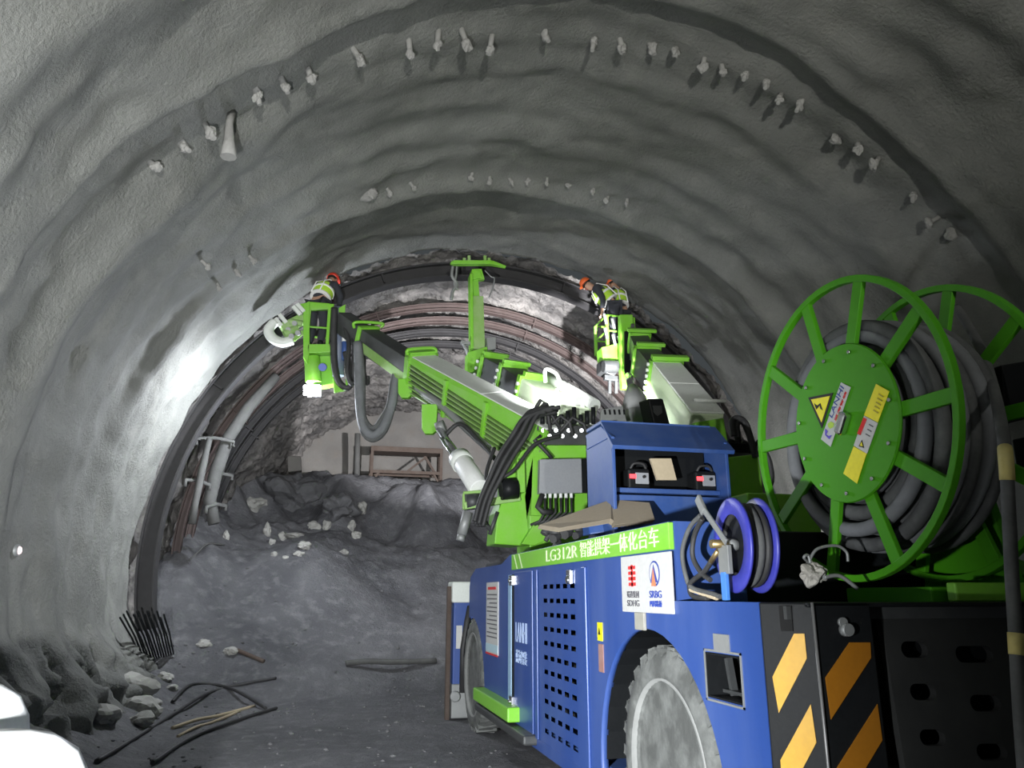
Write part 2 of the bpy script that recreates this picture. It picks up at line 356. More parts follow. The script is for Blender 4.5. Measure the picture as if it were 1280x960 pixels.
rows_ = [('nearer vault row', [(188, 203), (226, 180), (256, 155), (320, 112), (352, 98), (385, 86), (442, 62), (511, 52), (548, 40), (577, 38), (615, 45), (680, 42), (743, 48), (775, 50), (812, 56), (845, 60), (880, 74), (902, 82), (932, 92), (958, 102), (976, 118), (1003, 126), (1045, 170), (1072, 180), (1098, 198), (1142, 242), (1172, 272), (1190, 290)], .22, .036),
         ('farther vault row', [(460, 240), (484, 236), (513, 229), (590, 217), (612, 222), (637, 224), (660, 224), (684, 223), (710, 230), (742, 236), (760, 246), (784, 249)], .13, .028),
         ('small left wall cluster', [(312, 320), (294, 338), (272, 355), (252, 326)], .12, .026)]
for rn, pts, ln, rd in rows_:
    for i, (x, y) in enumerate(pts):
        p = wall_pt(x, y); n = V((CXT - p.x, 0, CZT - p.z)).normalized(); d = (n + V((random.uniform(-.4, .4), random.uniform(-.5, .2), random.uniform(-.3, .1)))).normalized()
        o = thing('bolt_stub', p, 'grey crusted bolt stub, %s from the left in the %s' % (ORD[i], rn), 'bolt stub', 'bolt stubs in the ' + rn)
        l = ln * random.uniform(.7, 1.25)
        MB().tube([p - d * .12, p + d * l * .5, p + d * l], [rd * 1.3, rd * .9, rd * .7], 8).build('stub_rod', STUB, o)
        MB().rock(p + d * l * random.uniform(.3, .9), rd * random.uniform(1.2, 1.9), rd * 1.3, rd * random.uniform(1.2, 2.2), i + len(pts), 3, .6).build('concrete_crust', STUB, o)
p = wall_pt(290, 140); o = MB().tube([p, p + V((.0, -.08, -.2)), p + V((.02, -.1, -.42)), p + V((.03, -.1, -.6))], [.05, .04, .06, .085], 8).build('hanging_strip', STUB)
tag(o, 'long pale crusted strip hanging from the left of the nearer bolt row', 'strip')
p = wall_pt(460, 243); o = MB().rock(p, .22, .1, .1, 5).build('concrete_lump', STUB); tag(o, 'pale lump of sprayed concrete on the vault beside the farther bolt row', 'concrete lump')
p = wall_pt(20, 688); n = V((CXT - p.x, 0, CZT - p.z)).normalized()
o = thing('marker_light', p, 'small round pinkish marker light on the left wall', 'light')
MB().cyl(p - n * .05, p + n * .03, .07, .06).build('light_housing', GREY, o); MB().cyl(p + n * .031, p + n * .045, .04, .03).build('light_lens', GLOW2, o)

# ------------------------------------------------------------------ the arch installation truck
XL, XR = 1.88, 3.98
T = thing('arch_installation_truck', (2.93, 6.6, 0), 'blue and lime green tunnel truck with three raised booms standing right of centre', 'work truck')
# side panel with wheel arches, holes
def side_panel(x0, x1, label=None):
    prof = [(3.17, .32), (3.17, 1.57), (4.05, 1.57), (4.05, 2.0), (7.9, 2.0), (8.3, 1.92), (9.75, 1.92), (10.1, 1.82), (10.16, 1.7), (10.16, .34)]
    o = MB().prism([(x0, y, z) for y, z in prof], (x1 - x0, 0, 0)).build('side_panel', BLUE, T, label=label)
    c = MB()
    for cy, cz, r in ((4.42, .55, .86), (9.98, .5, .84)):
        c.cyl((x0 - .2, cy, cz), (x1 + .2, cy, cz), r, n=48)
    c2 = MB().box((x0 - .2, 3.36, 1.12), (x1 + .2, 3.70, 1.33)); c3 = MB().box((x0 - .2, 5.74, .42), (x1 + .2, 6.88, 1.80))
    c4 = MB().box((x0 - .2, 9.9, -1), (x1 + .2, 11, 1.30))
    cut(o, c); cut(o, c2); cut(o, c3); cut(o, c4)
    return o
side_panel(XL, XL + .05); side_panel(XR - .05, XR)
# ventilated panel: a real grid of slots
def vent_panel(x):
    m = MB(); yc = [5.845 + k * .19 for k in range(5)]; zc = [.52 + k * .115 for k in range(11)]
    yb = [5.74]; [yb.extend((c - .062, c + .062)) for c in yc]; yb.append(6.88)
    zb = [.42]; [zb.extend((c - .018, c + .018)) for c in zc]; zb.append(1.80)
    for i in range(len(yb) - 1):
        for j in range(len(zb) - 1):
            if i % 2 and j % 2: continue
            m.box((x, yb[i], zb[j]), (x + .003, yb[i + 1], zb[j + 1]))
    bmesh.ops.remove_doubles(m.bm, verts=m.bm.verts[:], dist=1e-4)
    return m.build('vent_panel', BLUE, T)
vp = vent_panel(XL + .004)
for y, z in ((5.86, 1.735),):
    m = MB().box((XL - .025, y - .05, z - .055), (XL + .004, y + .05, z + .055)); m.cyl((XL - .04, y, z - .02), (XL - .02, y, z - .02), .03).build('latch', CHROME, vp, .006)
# door seam strips
dn = MB().box((XL - .012, 7.80, .50), (XL, 7.93, 1.80)).build('door_strip', mat('pale blue strip', (.25, .42, .6), .4, dust=.2), T, .004, 'pale blue door edge strip')
MB().box((XL - .006, 7.58, .50), (XL, 7.79, 1.80)).build('door_gap', BLACK, dn)
db = MB().box((XL - .014, 6.98, .42), (XL - .001, 7.66, 1.82)).build('side_door', BLUE, T, .006)
for z in (1.74, .62):
    m = MB().box((XL - .05, 7.62, z - .05), (XL, 7.74, z + .05)); m.cyl((XL - .07, 7.68, z), (XL - .04, 7.68, z), .022).build('latch', CHROME, db, .008)
text('LANHI', 'lettering', PALEBL, db, (XL - .016, 7.58, 1.17), (0, -1, 0), (0, 0, 1), .42, .18, 'pale lettering')
text('蓝海智装', 'lettering', PALEBL, db, (XL - .016, 7.58, .98), (0, -1, 0), (0, 0, 1), .42, .12, 'pale characters')
MB().box((XL - .018, 5.48, .45), (XL, 5.56, 1.80)).build('seam_strip', BLUE, T, .006)
MB().box((XL - .014, 6.82, .42), (XL, 6.9, 1.82)).build('seam_strip', BLUE, T, .006)
# notice
nt = MB().box((XL - .008, 8.42, .98), (XL, 9.04, 1.74)).build('notice_board', STICKW, T, 0, 'white printed notice')
m = MB()
for k in range(11):
    z = 1.60 - k * .045; m.box((XL - .012, 8.47, z), (XL - .007, 8.98 - (.12 * (k % 3 == 2)), z + .012))
m.build('printed_lines', GREYINK, nt); MB().box((XL - .012, 8.52, 1.66), (XL - .007, 8.94, 1.69)).build('heading_line', RED, nt)
MB().box((XL - .012, 8.42, 1.00), (XL - .007, 9.04, 1.08)).build('picture_strip', mat('pale picture ink', (.4, .55, .62), .6), nt); MB().box((XL - .0125, 8.42, .965), (XL - .0065, 9.04, .985)).build('red_border', RED, nt)
# lime name band
bd = MB().box((XL - .012, 4.03, 1.845), (XL + .02, 7.78, 1.995)).build('name_band', GREEN, T, .004, 'lime green name band')
text('LG312R', 'lettering', PALEINK, bd, (XL - .013, 6.50, 1.875), (0, -1, 0), (0, 0, 1), .86, .095)
text('智能拱架一体化台车', 'lettering', PALEINK, bd, (XL - .013, 5.58, 1.868), (0, -1, 0), (0, 0, 1), 1.42, .115)
for y in (7.55, 7.35): MB().prism([(XL - .013, y, 1.85), (XL - .013, y - .03, 1.85), (XL - .013, y + .1, 1.99), (XL - .013, y + .13, 1.99)], (-.003, 0, 0)).build('pale_slash', PALEINK, bd)
# logo card
cdp = MB().box((XL - .016, 4.02, 1.50), (XL, 4.76, 1.835)).build('logo_card', STICKW, T, .004, 'white card with two company marks')
X0 = XL - .017
for k in range(4): MB().box((X0 - .003, 4.52, 1.655 + k * .033), (X0, 4.63, 1.675 + k * .033)).build('red_mark', RED, cdp)
m = MB(); m.box((X0 - .003, 4.56, 1.65), (X0, 4.585, 1.78)).build('red_mark', RED, cdp)
text('蜀道集团', 'lettering', GREYINK, cdp, (X0, 4.665, 1.585), (0, -1, 0), (0, 0, 1), .19, .04)
text('SDHG', 'lettering', GREYINK, cdp, (X0, 4.665, 1.535), (0, -1, 0), (0, 0, 1), .19, .036)
cy0, cz0 = 4.235, 1.72
MB().lathe((X0, cy0, cz0), (-1, 0, 0), [(.072, 0), (.072, .002)], 28).build('round_mark', NAVY, cdp); MB().lathe((X0 - .002, cy0, cz0), (-1, 0, 0), [(.062, 0), (.062, .002)], 28).build('round_mark', STICKW, cdp)
MB().prism([(X0 - .005, cy0 + .05, cz0 - .05), (X0 - .005, cy0, cz0 + .05), (X0 - .005, cy0 - .05, cz0 - .05)], (-.002, 0, 0)).build('triangle_mark', NAVY, cdp)
MB().prism([(X0 - .008, cy0 + .032, cz0 - .07), (X0 - .008, cy0, cz0 + .03), (X0 - .008, cy0 - .032, cz0 - .07)], (-.002, 0, 0)).build('triangle_mark', COPPER, cdp)
text('SRBG', 'lettering', NAVY, cdp, (X0, 4.315, 1.585), (0, -1, 0), (0, 0, 1), .165, .04)
text('四川路桥', 'lettering', NAVY, cdp, (X0, 4.315, 1.535), (0, -1, 0), (0, 0, 1), .165, .036)
MB().box((XL - .02, 4.42, 1.40), (XL, 4.56, 1.50)).build('bracket_plate', mat('putty patch', (.26, .25, .21), .7, dust=.3), T, .004)
st = MB().box((XL - .006, 5.18, 1.30), (XL, 5.27, 1.42)).build('warning_sticker', STICK, T); MB().prism([(XL - .008, 5.245, 1.34), (XL - .008, 5.225, 1.385), (XL - .008, 5.205, 1.34)], (-.002, 0, 0)).build('warning_mark', INK, st)
MB().box((XL - .006, 5.17, 1.10), (XL, 5.26, 1.28)).build('warning_sticker', mat('grimy red sticker', (.25, .10, .08), .6, dust=.5), T)
# recess box in the rear quarter
rc = MB(); rc.box((XL - .002, 3.362, 1.122), (XL + .26, 3.698, 1.13)); rc.box((XL - .002, 3.362, 1.32), (XL + .26, 3.698, 1.328)); rc.box((XL + .25, 3.362, 1.122), (XL + .27, 3.698, 1.328)); rc.box((XL - .002, 3.69, 1.122), (XL + .26, 3.698, 1.328)); rc.box((XL - .002, 3.362, 1.122), (XL + .26, 3.37, 1.328))
rc = rc.build('step_recess', BLACK, T); m = MB(); m.beam((XL + .12, 3.68, 1.15), (XL + .12, 3.50, 1.15), .1, .015); m.beam((XL + .10, 3.66, 1.30), (XL + .10, 3.62, 1.13), .03, .03).build('step_tread', DARK, rc)
m = MB(); m.box((XL - .006, 3.35, 1.335), (XL, 3.71, 1.345)); m.box((XL - .006, 3.45, 1.345), (XL, 3.60, 1.42)); m.box((XL - .006, 3.35, 1.105), (XL, 3.71, 1.115)); m.box((XL - .006, 3.35, 1.105), (XL, 3.36, 1.345)); m.box((XL - .006, 3.7, 1.105), (XL, 3.71, 1.345)).build('recess_frame', GREY, T)
# chassis & deck
m = MB(); m.box((XL + .06, 4.06, 1.90), (XR - .06, 9.4, 1.96)); m.box((XL + .06, 3.05, 1.50), (XR - .06, 4.06, 1.555)); m.box((2.35, 3.1, .5), (3.5, 10.1, .9)); m.box((XL + .6, 5.4, .45), (XR - .6, 8.9, 1.9)).build('chassis', DARK, T)
MB().box((XL + .02, 4.02, 1.555), (2.32, 4.06, 2.0)).build('deck_bulkhead', BLUE, T); MB().box((2.32, 4.02, 1.555), (XR - .02, 4.06, 1.95)).build('deck_bulkhead', BLACK, T)
MB().box((XL + .05, 5.2, .3), (XL + .35, 9.0, .5)).build('sill_box', DBLUE, T, .02)
sk = MB().beam((XL - .06, 9.15, .53), (XL - .06, 7.45, .53), .14, .13).build('side_step', GREEN, T, .015, 'lime green side step')
MB().box((XL - .12, 6.9, .36), (XL + .05, 9.1, .44)).build('step_rail', DARK, sk, .02)
# hazard steel at the rear
A0, B0 = V((1.88, 3.17, 0)), V((2.02, 2.98, 0)); cn = V((-(A0 - B0).y, (A0 - B0).x, 0)).normalized()
if cn.y > 0: cn = -cn
rear = MB(); rear.prism([A0 + V((0, 0, .3)), B0 + V((0, 0, .3)), B0 + V((0, 0, 1.57)), A0 + V((0, 0, 1.57))], -cn * .04)
rear.box((2.02, 2.98, .3), (2.30, 3.02, 1.57)); rear.box((2.0, 2.98, 1.55), (3.9, 3.2, 1.57))
rear = rear.build('rear_bumper', BLACK, T, .008)
MB().tube([B0 + V((-.003, -.003, .3)), B0 + V((-.003, -.003, 1.57))], .007, 6).build('corner_line', mat('pale steel edge', (.2, .2, .2), .4, metal=.4), rear)  # thin lighter tube along the chamfer corner
def decal(pts, p0, n, m, name):
    q = [onplane(x, y, p0, n) + n * .002 for x, y in pts]; MB().prism(q, n * .003).build(name, m, rear)
decal([(993, 792), (1006, 792), (1009, 823), (974, 891), (966, 846)], A0, cn, YELLOW, 'hazard_stripe')
decal([(1014, 880), (1021, 928), (1000, 968), (980, 1005), (976, 950)], A0, cn, YELLOW, 'hazard_stripe')
rn = V((0, -1, 0))
decal([(1061, 803), (1087, 803), (1088, 822), (1038, 899), (1031, 847)], B0, rn, ORANGE, 'hazard_stripe')
decal([(1096, 880), (1102, 925), (1072, 975), (1050, 1010), (1040, 968)], B0, rn, ORANGE, 'hazard_stripe')
q = [onplane(x, y, A0, cn) + cn * .004 for x, y in ((974, 757), (990, 757), (992, 789), (977, 789))]; MB().prism(q, cn * .004).build('slot_shade_plate', mat('slot shade steel', (.003, .003, .003), .9), rear)  # near-black plate paints the shade of a slot, nothing is cut
c = onplane(1056, 787, B0, rn); MB().cyl(c, c + V((0, -.03, 0)), .03, .025).build('plate_bolt', GREY, rear); MB().cyl(c + V((-.012, 0, .03)), c + V((-.012, -.015, .03)), .02).build('plate_bolt', GREY, rear)
# perforated plate
def pp(x, y): return onplane(x, y, (0, 3.06, 1.57), V((0, -1, .12)).normalized())
cs = [pp(1098, 756), pp(1290, 756), pp(1330, 1010), pp(1140, 1010)]
pl = MB().prism(cs, (0, .035, 0)).build('perforated_plate', mat('worn black plate', (.02, .021, .021), .5, dust=.3, dustcol=(.06, .06, .058), dscale=4, spec=.3), T, 0)
c = MB()
for (x, y, wd) in ((1143, 812, 30), (1154, 865, 30), (1166, 922, 30), (1218, 818, 44), (1232, 879, 36), (1240, 940, 36)):
    a, b_ = pp(x - wd / 2 + 7, y), pp(x + wd / 2 - 7, y); r = (pp(x, y + 10) - pp(x, y - 10)).length / 2
    pts = []
    for k in range(9): t = math.pi / 2 + math.pi * k / 8; pts.append(a + V((math.cos(t) * r, 0, math.sin(t) * r)))
    for k in range(9): t = -math.pi / 2 + math.pi * k / 8; pts.append(b_ + V((math.cos(t) * r, 0, math.sin(t) * r)))
    c.hexa([p + V((0, -.15, 0)) for p in pts], [p + V((0, .15, 0)) for p in pts])
cut(pl, c)
MB().box((2.33, 3.12, .4), (3.9, 3.16, 1.5)).build('inner_plate', BLACK, T)
# wheels
def wheel(x, y, side):
    o = MB(); R_ = .655
    s = side
    o.lathe((x + s * .30, y, R_), (-s, 0, 0), [(.40, 0), (.58, .0), (R_ - .03, .05), (R_, .10), (R_, .22), (R_ - .03, .28), (.60, .30), (.53, .315), (.49, .30), (.47, .26)], 64)
    for k in range(30):
        a = 2 * math.pi * k / 30; d = V((0, math.cos(a), math.sin(a))); c_ = V((x, y, R_)); tg = V((0, -math.sin(a), math.cos(a)))
        o.beam(c_ + d * (R_ - .01) + V((s * .02, 0, 0)) + tg * .02, c_ + d * (R_ - .01) + V((s * .26, 0, 0)) - tg * .05, .06, .05, up=d)
        o.beam(c_ + d * (R_ - .06) + V((s * .02, 0, 0)) + tg * .02, c_ + d * (R_ - .005) + V((s * .03, 0, 0)) + tg * .02, .06, .04, up=(1, 0, 0))
    o = o.build('tyre', TYRE, T)
    MB().lathe((x + s * .30, y, R_), (-s, 0, 0), [(.1, 0), (.49, .02), (.497, .30), (.482, .31), (.475, .24), (.40, .20), (.30, .16), (.17, .15), (.165, .22), (.05, .225)], 56).build('wheel_rim', RIM, o)
    return o
for y in (4.28, 9.98):
    wheel(XL + .02, y, 1); wheel(XR - .02, y, -1)
for y in (4.42, 9.98):
    z = .55 if y < 5 else .5; r = .86 if y < 5 else .84
    m = MB(); pts = [(y + r * math.cos(t), z + r * math.sin(t)) for t in (k * math.pi / 16 for k in range(17))]
    for (a, b_), (c_, d_) in zip(pts, pts[1:]): m.quad([(XL + .04, a, b_), (XL + .55, a, b_), (XL + .55, c_, d_), (XL + .04, c_, d_)])
    m.quad([(XL + .56, y - r, .4), (XL + .56, y + r, .4), (XL + .56, y + r, 1.45), (XL + .56, y - r, 1.45)])
    m.build('wheel_well', BLACK, T)
# front bumper / outrigger block
fb = MB(); fb.box((1.80, 10.9, .3), (2.25, 11.3, 1.55)); fb = fb.build('front_bumper', BLUE, T, .02)
MB().box((1.77, 10.85, 1.50), (2.15, 11.25, 1.78)).build('bumper_cap', COVER, fb, .02); MB().box((1.72, 10.95, -.02), (1.78, 11.05, 1.72)).build('bumper_post', RUST, fb, .01)
m = MB(); m.box((1.79, 10.88, .02), (2.15, 11.1, .45)); m.cyl((1.83, 10.86, .3), (1.83, 10.8, .3), .07).build('jack_foot', GREY, fb, .015)
MB().tube([(2.02, 10.86, 1.45), (1.97, 10.8, 1.25), (1.92, 10.8, .9), (1.92, 10.8, .35)], .04, 8).build('hose', RUBBER, fb); MB().box((1.84, 10.88, .9), (1.92, 10.90, 1.2)).build('label_plate', STICKW, fb); MB().box((1.99, 10.83, .3), (2.06, 10.9, .75)).build('reflector', STICKW, fb)
MB().box((1.89, 10.1, 1.32), (3.97, 10.16, 1.81)).build('front_panel', BLUE, T)
# blue hood with two cubbies
H = MB(); hx0, hx1, hy0, hy1 = 2.25, 3.30, 5.85, 6.5
H.box((hx0, hy0, 1.96), (hx0 + .03, hy1, 2.86)); H.box((hx1 - .03, hy0, 1.96), (hx1, hy1, 2.86)); H.box((hx0, hy1 - .03, 1.96), (hx1, hy1, 2.98)); H.box((hx0 + .03, hy0 + .12, 2.42), (hx1 - .03, hy1 - .03, 2.46)); H.box((hx0 + .03, hy0 + .1, 1.96), (hx1 - .03, hy0 + .13, 2.40))
H.prism([(hx0, hy0, 2.86), (hx0, hy0 + .25, 3.0), (hx0, hy1, 3.0), (hx0, hy1, 2.86)], (.03, 0, 0))
H = H.build('control_cabinet', DBLUE, T, .006, 'blue control cabinet with sloped hood')
m = MB(); m.prism([(hx0 - .03, hy0 - .08, 2.74), (hx0 + .02, hy0 + .30, 3.03), (hx0 + .02, hy0 + .30, 3.06), (hx0 - .03, hy0 - .10, 2.77)], (hx1 - hx0 + .04, 0, 0)); m.box((hx0 + .02, hy0 + .28, 3.03), (hx1, hy1 + .03, 3.06)).build('hood_roof', DBLUE, H, .004)
MB().box((hx0 + .05, hy0 + .35, 2.46), (hx1 - .05, hy0 + .37, 2.85)).build('cabinet_back', BLACK, H)
# turret
TU = MB(); ty = 9.3
def tp(px, py, Y=ty): return P(px, py, Y)
TU.prism([tp(668, 556), tp(762, 552), tp(764, 640), tp(684, 648), tp(660, 682), tp(655, 620)], (0, .12, 0))
TU = TU.build('turret', GREEN, T, .012, 'lime green boom turret')
m = MB(); m.prism([tp(634, 572), tp(668, 556), tp(664, 680), tp(650, 682), tp(618, 680), tp(622, 640), tp(632, 618)], (0, .5, 0)).build('turret_cheek', GREEN, TU, .015)
m = MB(); m.prism([tp(668, 654, 9.2), tp(690, 660, 9.2), tp(700, 668, 9.2), tp(668, 682, 9.2), tp(652, 680, 9.2)], (0, .3, 0)); m.box((2.45, 9.25, 2.0), (3.6, 9.9, 2.55)); m.beam(tp(650, 575, 9.2), tp(651, 616, 9.2), .10, .1, up=(0, 1, 0)).build('turret_rib', GREEN, TU, .01)
m = MB(); m.box((2.6, 9.4, 2.4), (5.3, 10.2, 2.75)); m.box((3.4, 9.5, 2.75), (5.3, 10.0, 3.25)).build('turret_beam', GREEN, TU, .02)
bx = MB().prism([tp(675, 574, 9.08), tp(727, 573, 9.08), tp(728, 616, 9.08), tp(674, 617, 9.08)], (0, .1, 0)).build('junction_box', BOXGREY, TU, .008, 'grey junction box')
for k in range(6):
    a = tp(681 + k * 6.6, 618, 9.12); MB().cyl(a + V((0, 0, .03)), a - V((0, 0, .045)), .022, n=8).build('cable_gland', WHITE, bx)
    b_ = a + V((-.02 - .02 * k, 0, -.35)); MB().tube([a - V((0, 0, .04)), a - V((0, 0, .22)), b_ + V((-.05, .0, .02)), b_ + V((-.15, .05, -.02))], .017, 6).build('cable', RUBBER, bx)
MB().tube([tp(678, 618, 9.1), tp(672, 634, 9.08), tp(678, 640, 9.06), tp(690, 640, 9.1)], .035, 8).build('hose', RUBBER, TU)
m = MB(); m.prism([tp(728, 573, 9.12), tp(735, 573, 9.12), tp(735, 616, 9.12), tp(728, 616, 9.12)], (0, .06, 0)).build('box_bracket', BLACK, TU)
# valve bank over the turret
vb = MB(); vb.prism([tp(672, 532, 9.25), tp(748, 532, 9.25), tp(748, 556, 9.25), tp(672, 556, 9.25)], (0, .25, 0)); vb = vb.build('valve_bank', DARK, TU, .01)
for k in range(9):
    a = tp(678 + k * 8, 530, 9.2); MB().cyl(a, a + V((0, 0, .12 + .05 * (k % 3))), .03, n=8).build('valve', BLACK, vb)
    MB().cyl(tp(679 + k * 8, 538 + 7 * (k % 2), 9.23), tp(679 + k * 8, 538 + 7 * (k % 2), 9.18), .026, n=8).build('lit_gap_disc', CHROME, vb)  # bright discs stand in for backlit openings in the valve bank
for i, pts in enumerate([[(664, 520), (680, 505), (690, 520), (700, 535)], [(660, 525), (676, 500), (684, 505), (688, 540)], [(690, 530), (700, 520), (712, 528), (716, 545)], [(700, 540), (715, 522), (730, 530), (736, 548)], [(676, 545), (668, 550), (684, 566), (690, 573)]]):
    MB().tube([tp(x, y, 9.15) for x, y in pts], .025, 6).build('hose', RUBBER, vb)
def smooth_path(pts, k=6):
    pts = [V(p) for p in pts]; out = []
    for i in range(len(pts) - 1):
        p0 = pts[max(i - 1, 0)]; p1 = pts[i]; p2 = pts[i + 1]; p3 = pts[min(i + 2, len(pts) - 1)]
        for j in range(k):
            t = j / k; out.append(.5 * ((2 * p1) + (p2 - p0) * t + (2 * p0 - 5 * p1 + 4 * p2 - p3) * t * t + (3 * p1 - p0 - 3 * p2 + p3) * t ** 3))
    return out + [pts[-1]]
for i in range(9):
    dx = i * 2.2 - 8; dy = (i % 3) * 3
    pts = [(690 + dx, 515 - dy), (664 + dx, 522 - dy), (648 + dx, 545), (632 + dx, 570), (618 + dx * .8, 598), (606 + dx * .7, 625), (598 + dx * .6, 652 + dy)]
    Y = 8.9 + (i % 4) * .06; MB().tube(smooth_path([P(x, y, Y) for x, y in pts]), .03, 7).build('hose', RUBBER, TU)
MB().tube(smooth_path([P(700, 545, 9.1), P(668, 556, 9.0), P(640, 590, 8.95), P(612, 600, 9), P(608, 590, 9.1), P(618, 560, 9.3)]), .025, 7).build('hose', RUBBER, TU)
# slew bracket, cylinder at lower left
m = MB(); m.beam(P(580, 633, 9.4), P(650, 622, 9.3), .12, .09); m.beam(P(580, 618, 9.5), P(606, 616, 9.4), .12, .06); m.beam(P(583, 617, 9.45), P(583, 637, 9.45), .1, .05, up=(0, 1, 0)).build('cylinder_bracket', DGREEN, TU, .008)
MB().cyl(P(582, 628, 9.4), P(600, 626, 9.4), .10).build('pivot', DARK, TU); MB().cyl(P(626, 612, 9.2), P(646, 610, 9.2), .13).build('pivot', BLACK, TU)
m = MB(); m.cyl(P(585, 640, 9.3), P(577, 668, 9.3), .06); m.cyl(P(577, 668, 9.3), P(575, 676, 9.3), .05).build('small_cylinder', GREY, TU)
m = MB(); m.cyl(P(600, 640, 9.3), P(614, 665, 9.3), .025); m.cyl(P(622, 640, 9.3), P(612, 668, 9.3), .025).build('stay_rod', DARK, TU)
cyA = MB().cyl(P(600, 612, 9.45), P(578, 578, 10.0), .135, n=20).build('lift_cylinder', WHITE, T, .01, 'white hydraulic lift cylinder')
MB().cyl(P(576, 576, 10.0), P(549, 537, 10.7), .055).build('piston_rod', CHROME, cyA); MB().tube([P(572, 580, 9.9), P(551, 548, 10.5)], .022).build('hose', CHROME, cyA)
MB().cyl(P(579, 580, 9.98), P(574, 572, 10.1), .15, n=20).build('gland', COVER, cyA)
# ---- boom builder
def boom(name, secs, label):
    b = bpy.data.objects.new(name, None); C.objects.link(b); b.parent = T; ORG[b.name] = ORG[T.name]; b['label'] = label
    return b
def frame_ring(p, d, w, h, t, m, parent, name='end_frame', depth=.1, up=(0, 0, 1)):
    d = V(d).normalized(); r = d.cross(V(up)).normalized(); u = r.cross(d); mb = MB()
    for s in (-1, 1):
        mb.beam(p + r * s * w / 2 - u * (h / 2 + t / 2), p + r * s * w / 2 + u * (h / 2 + t / 2), t, depth, up=d); mb.beam(p - r * (w / 2 + t / 2) + u * s * h / 2, p + r * (w / 2 + t / 2) + u * s * h / 2, depth, t, up=u)
    return mb.build(name, m, parent, .008)
# left boom
BA = boom('left_boom', None, 'slatted left boom reaching up to the left basket')
a0, a1, a2, a3 = P(694, 563, 9.4), P(525, 468, 12.0), P(458, 424, 12.95), P(428, 402, 13.35)
UA = V((-.22, -.12, 1)).normalized(); d = (a1 - a0).normalized(); r = d.cross(UA).normalized(); u = r.cross(d)
w_, h_ = .46, .60
MB().beam(a0, a1, w_ - .08, h_ - .02, up=UA).build('boom_box', DARK, BA, .01)
for k, s in enumerate((.0, .42)):
    p, q = a0.lerp(a1, s), a0.lerp(a1, (.42, 1)[k])
    MB().prism([p + u * (h_ / 2 + .03) - r * (w_ / 2 - .02), p + u * (h_ / 2 + .03) + r * w_ / 2, p + u * (h_ / 2) + r * w_ / 2, p + u * h_ / 2 - r * (w_ / 2 - .02)], (q - p) * .99).build('top_cover', COVER, BA, .012, 'pale grey top cover')
hb = .22
mb = MB(); q0 = [a0 + u * (h_ / 2 + .02) - r * (w_ / 2 - .01), a0 + u * (h_ / 2 - .24) - r * (w_ / 2 + .03), a0 + u * (h_ / 2 - .24) - r * (w_ / 2 - .06), a0 + u * (h_ / 2 - .02) - r * (w_ / 2 - .08)]
q1 = [a1 + u * (h_ / 2 + .02) - r * (w_ / 2 - .01), a1 + u * (h_ / 2 - .08) - r * (w_ / 2 + .03), a1 + u * (h_ / 2 - .08) - r * (w_ / 2 - .06), a1 + u * (h_ / 2 - .02) - r * (w_ / 2 - .08)]
mb.hexa(q0, q1).build('side_band', GREEN, BA, .006)
for k in range(6):
    z0 = h_ / 2 - .28 - k * .062; z1 = h_ / 2 - .13 - k * .082
    MB().beam(a0 + u * z0 - r * (w_ / 2 + .01), a1 + u * z1 - r * (w_ / 2 + .01), .06, .026, up=u).build('guide_slat', DGREEN, BA, .004)
for s in (.02, .36, .66, .985):
    p = a0.lerp(a1, s) - r * (w_ / 2 + .035); MB().beam(p - u * (h_ / 2), p + u * (h_ / 2 - .02), .05, .07, up=d).build('slat_post', GREEN, BA, .006)
frame_ring(a1, d, w_ + .04, h_ + .05, .06, GREEN, BA, depth=.12, up=UA)
mb = MB(); c0 = a1 + u * (h_ / 2 + .10); mb.tube(smooth_path([c0 - r * .26 - u * .05, c0 - r * .24 + u * .03, c0 + d * .0 + r * .2 + u * .03, c0 + r * .27 - u * .05]), .03, 8).build('bracket_handle', GREEN, BA)
MB().beam(a1 + d * -.05 + u * (h_ / 2 + .04), a1 + d * .14 + u * (h_ / 2 + .04), w_, .10, up=UA).build('top_bracket', GREEN, BA, .01)
MB().beam(a1 - d * .2, a2, .36, .40, up=UA).build('boom_section', DARK, BA, .01); MB().beam(a1 - u * .1 - r * .2, a2 - u * .06 - r * .19, .03, .16, up=UA).build('section_band', DGREEN, BA, .004)
d2 = (a2 - a1).normalized(); frame_ring(a2, d2, .36, .42, .05, GREEN, BA, up=UA); c0 = a2 + V((0, 0, .30))
MB().tube(smooth_path([c0 + r * .2 - d2 * .1 - u * .05, c0 + r * .22 - d2 * .1 + u * .02, c0 - r * .22 + u * .02, c0 - r * .24 - u * .08]), .028, 8).build('bracket_handle', GREEN, BA)
MB().beam(a2, a3, .30, .36, up=UA).build('boom_section', DARK, BA, .01)
# hanging plates & return pipe below the boom
for x0, y0, y1, wd in ((507, 473, 497, 19), (537, 505, 542, 20)):
    Y = 11.9 if x0 < 520 else 11.2
    MB().prism([P(x0 - wd / 2, y0, Y), P(x0 + wd / 2, y0, Y), P(x0 + wd / 2 - 2, y1 - 4, Y), P(x0 + wd / 2 - 6, y1, Y), P(x0 - wd / 2 + 4, y1, Y), P(x0 - wd / 2, y1 - 6, Y)], (.03, .12, 0)).build('hanger_plate', GREEN, BA, .01)
MB().tube(smooth_path([P(520, 485, 11.8), P(550, 505, 11.2), P(575, 528, 10.8), P(610, 560, 10.2)]), .06, 8).build('feed_pipe', GREY, BA)
MB().tube(smooth_path([P(556, 545, 10.6), P(575, 530, 10.5), P(600, 552, 10.1), P(620, 575, 9.7)]), .03, 8).build('hose', RUBBER, BA)
m = MB(); m.cyl(P(546, 536, 10.75), P(556, 532, 10.7), .09); m.build('pin', GREY, BA)
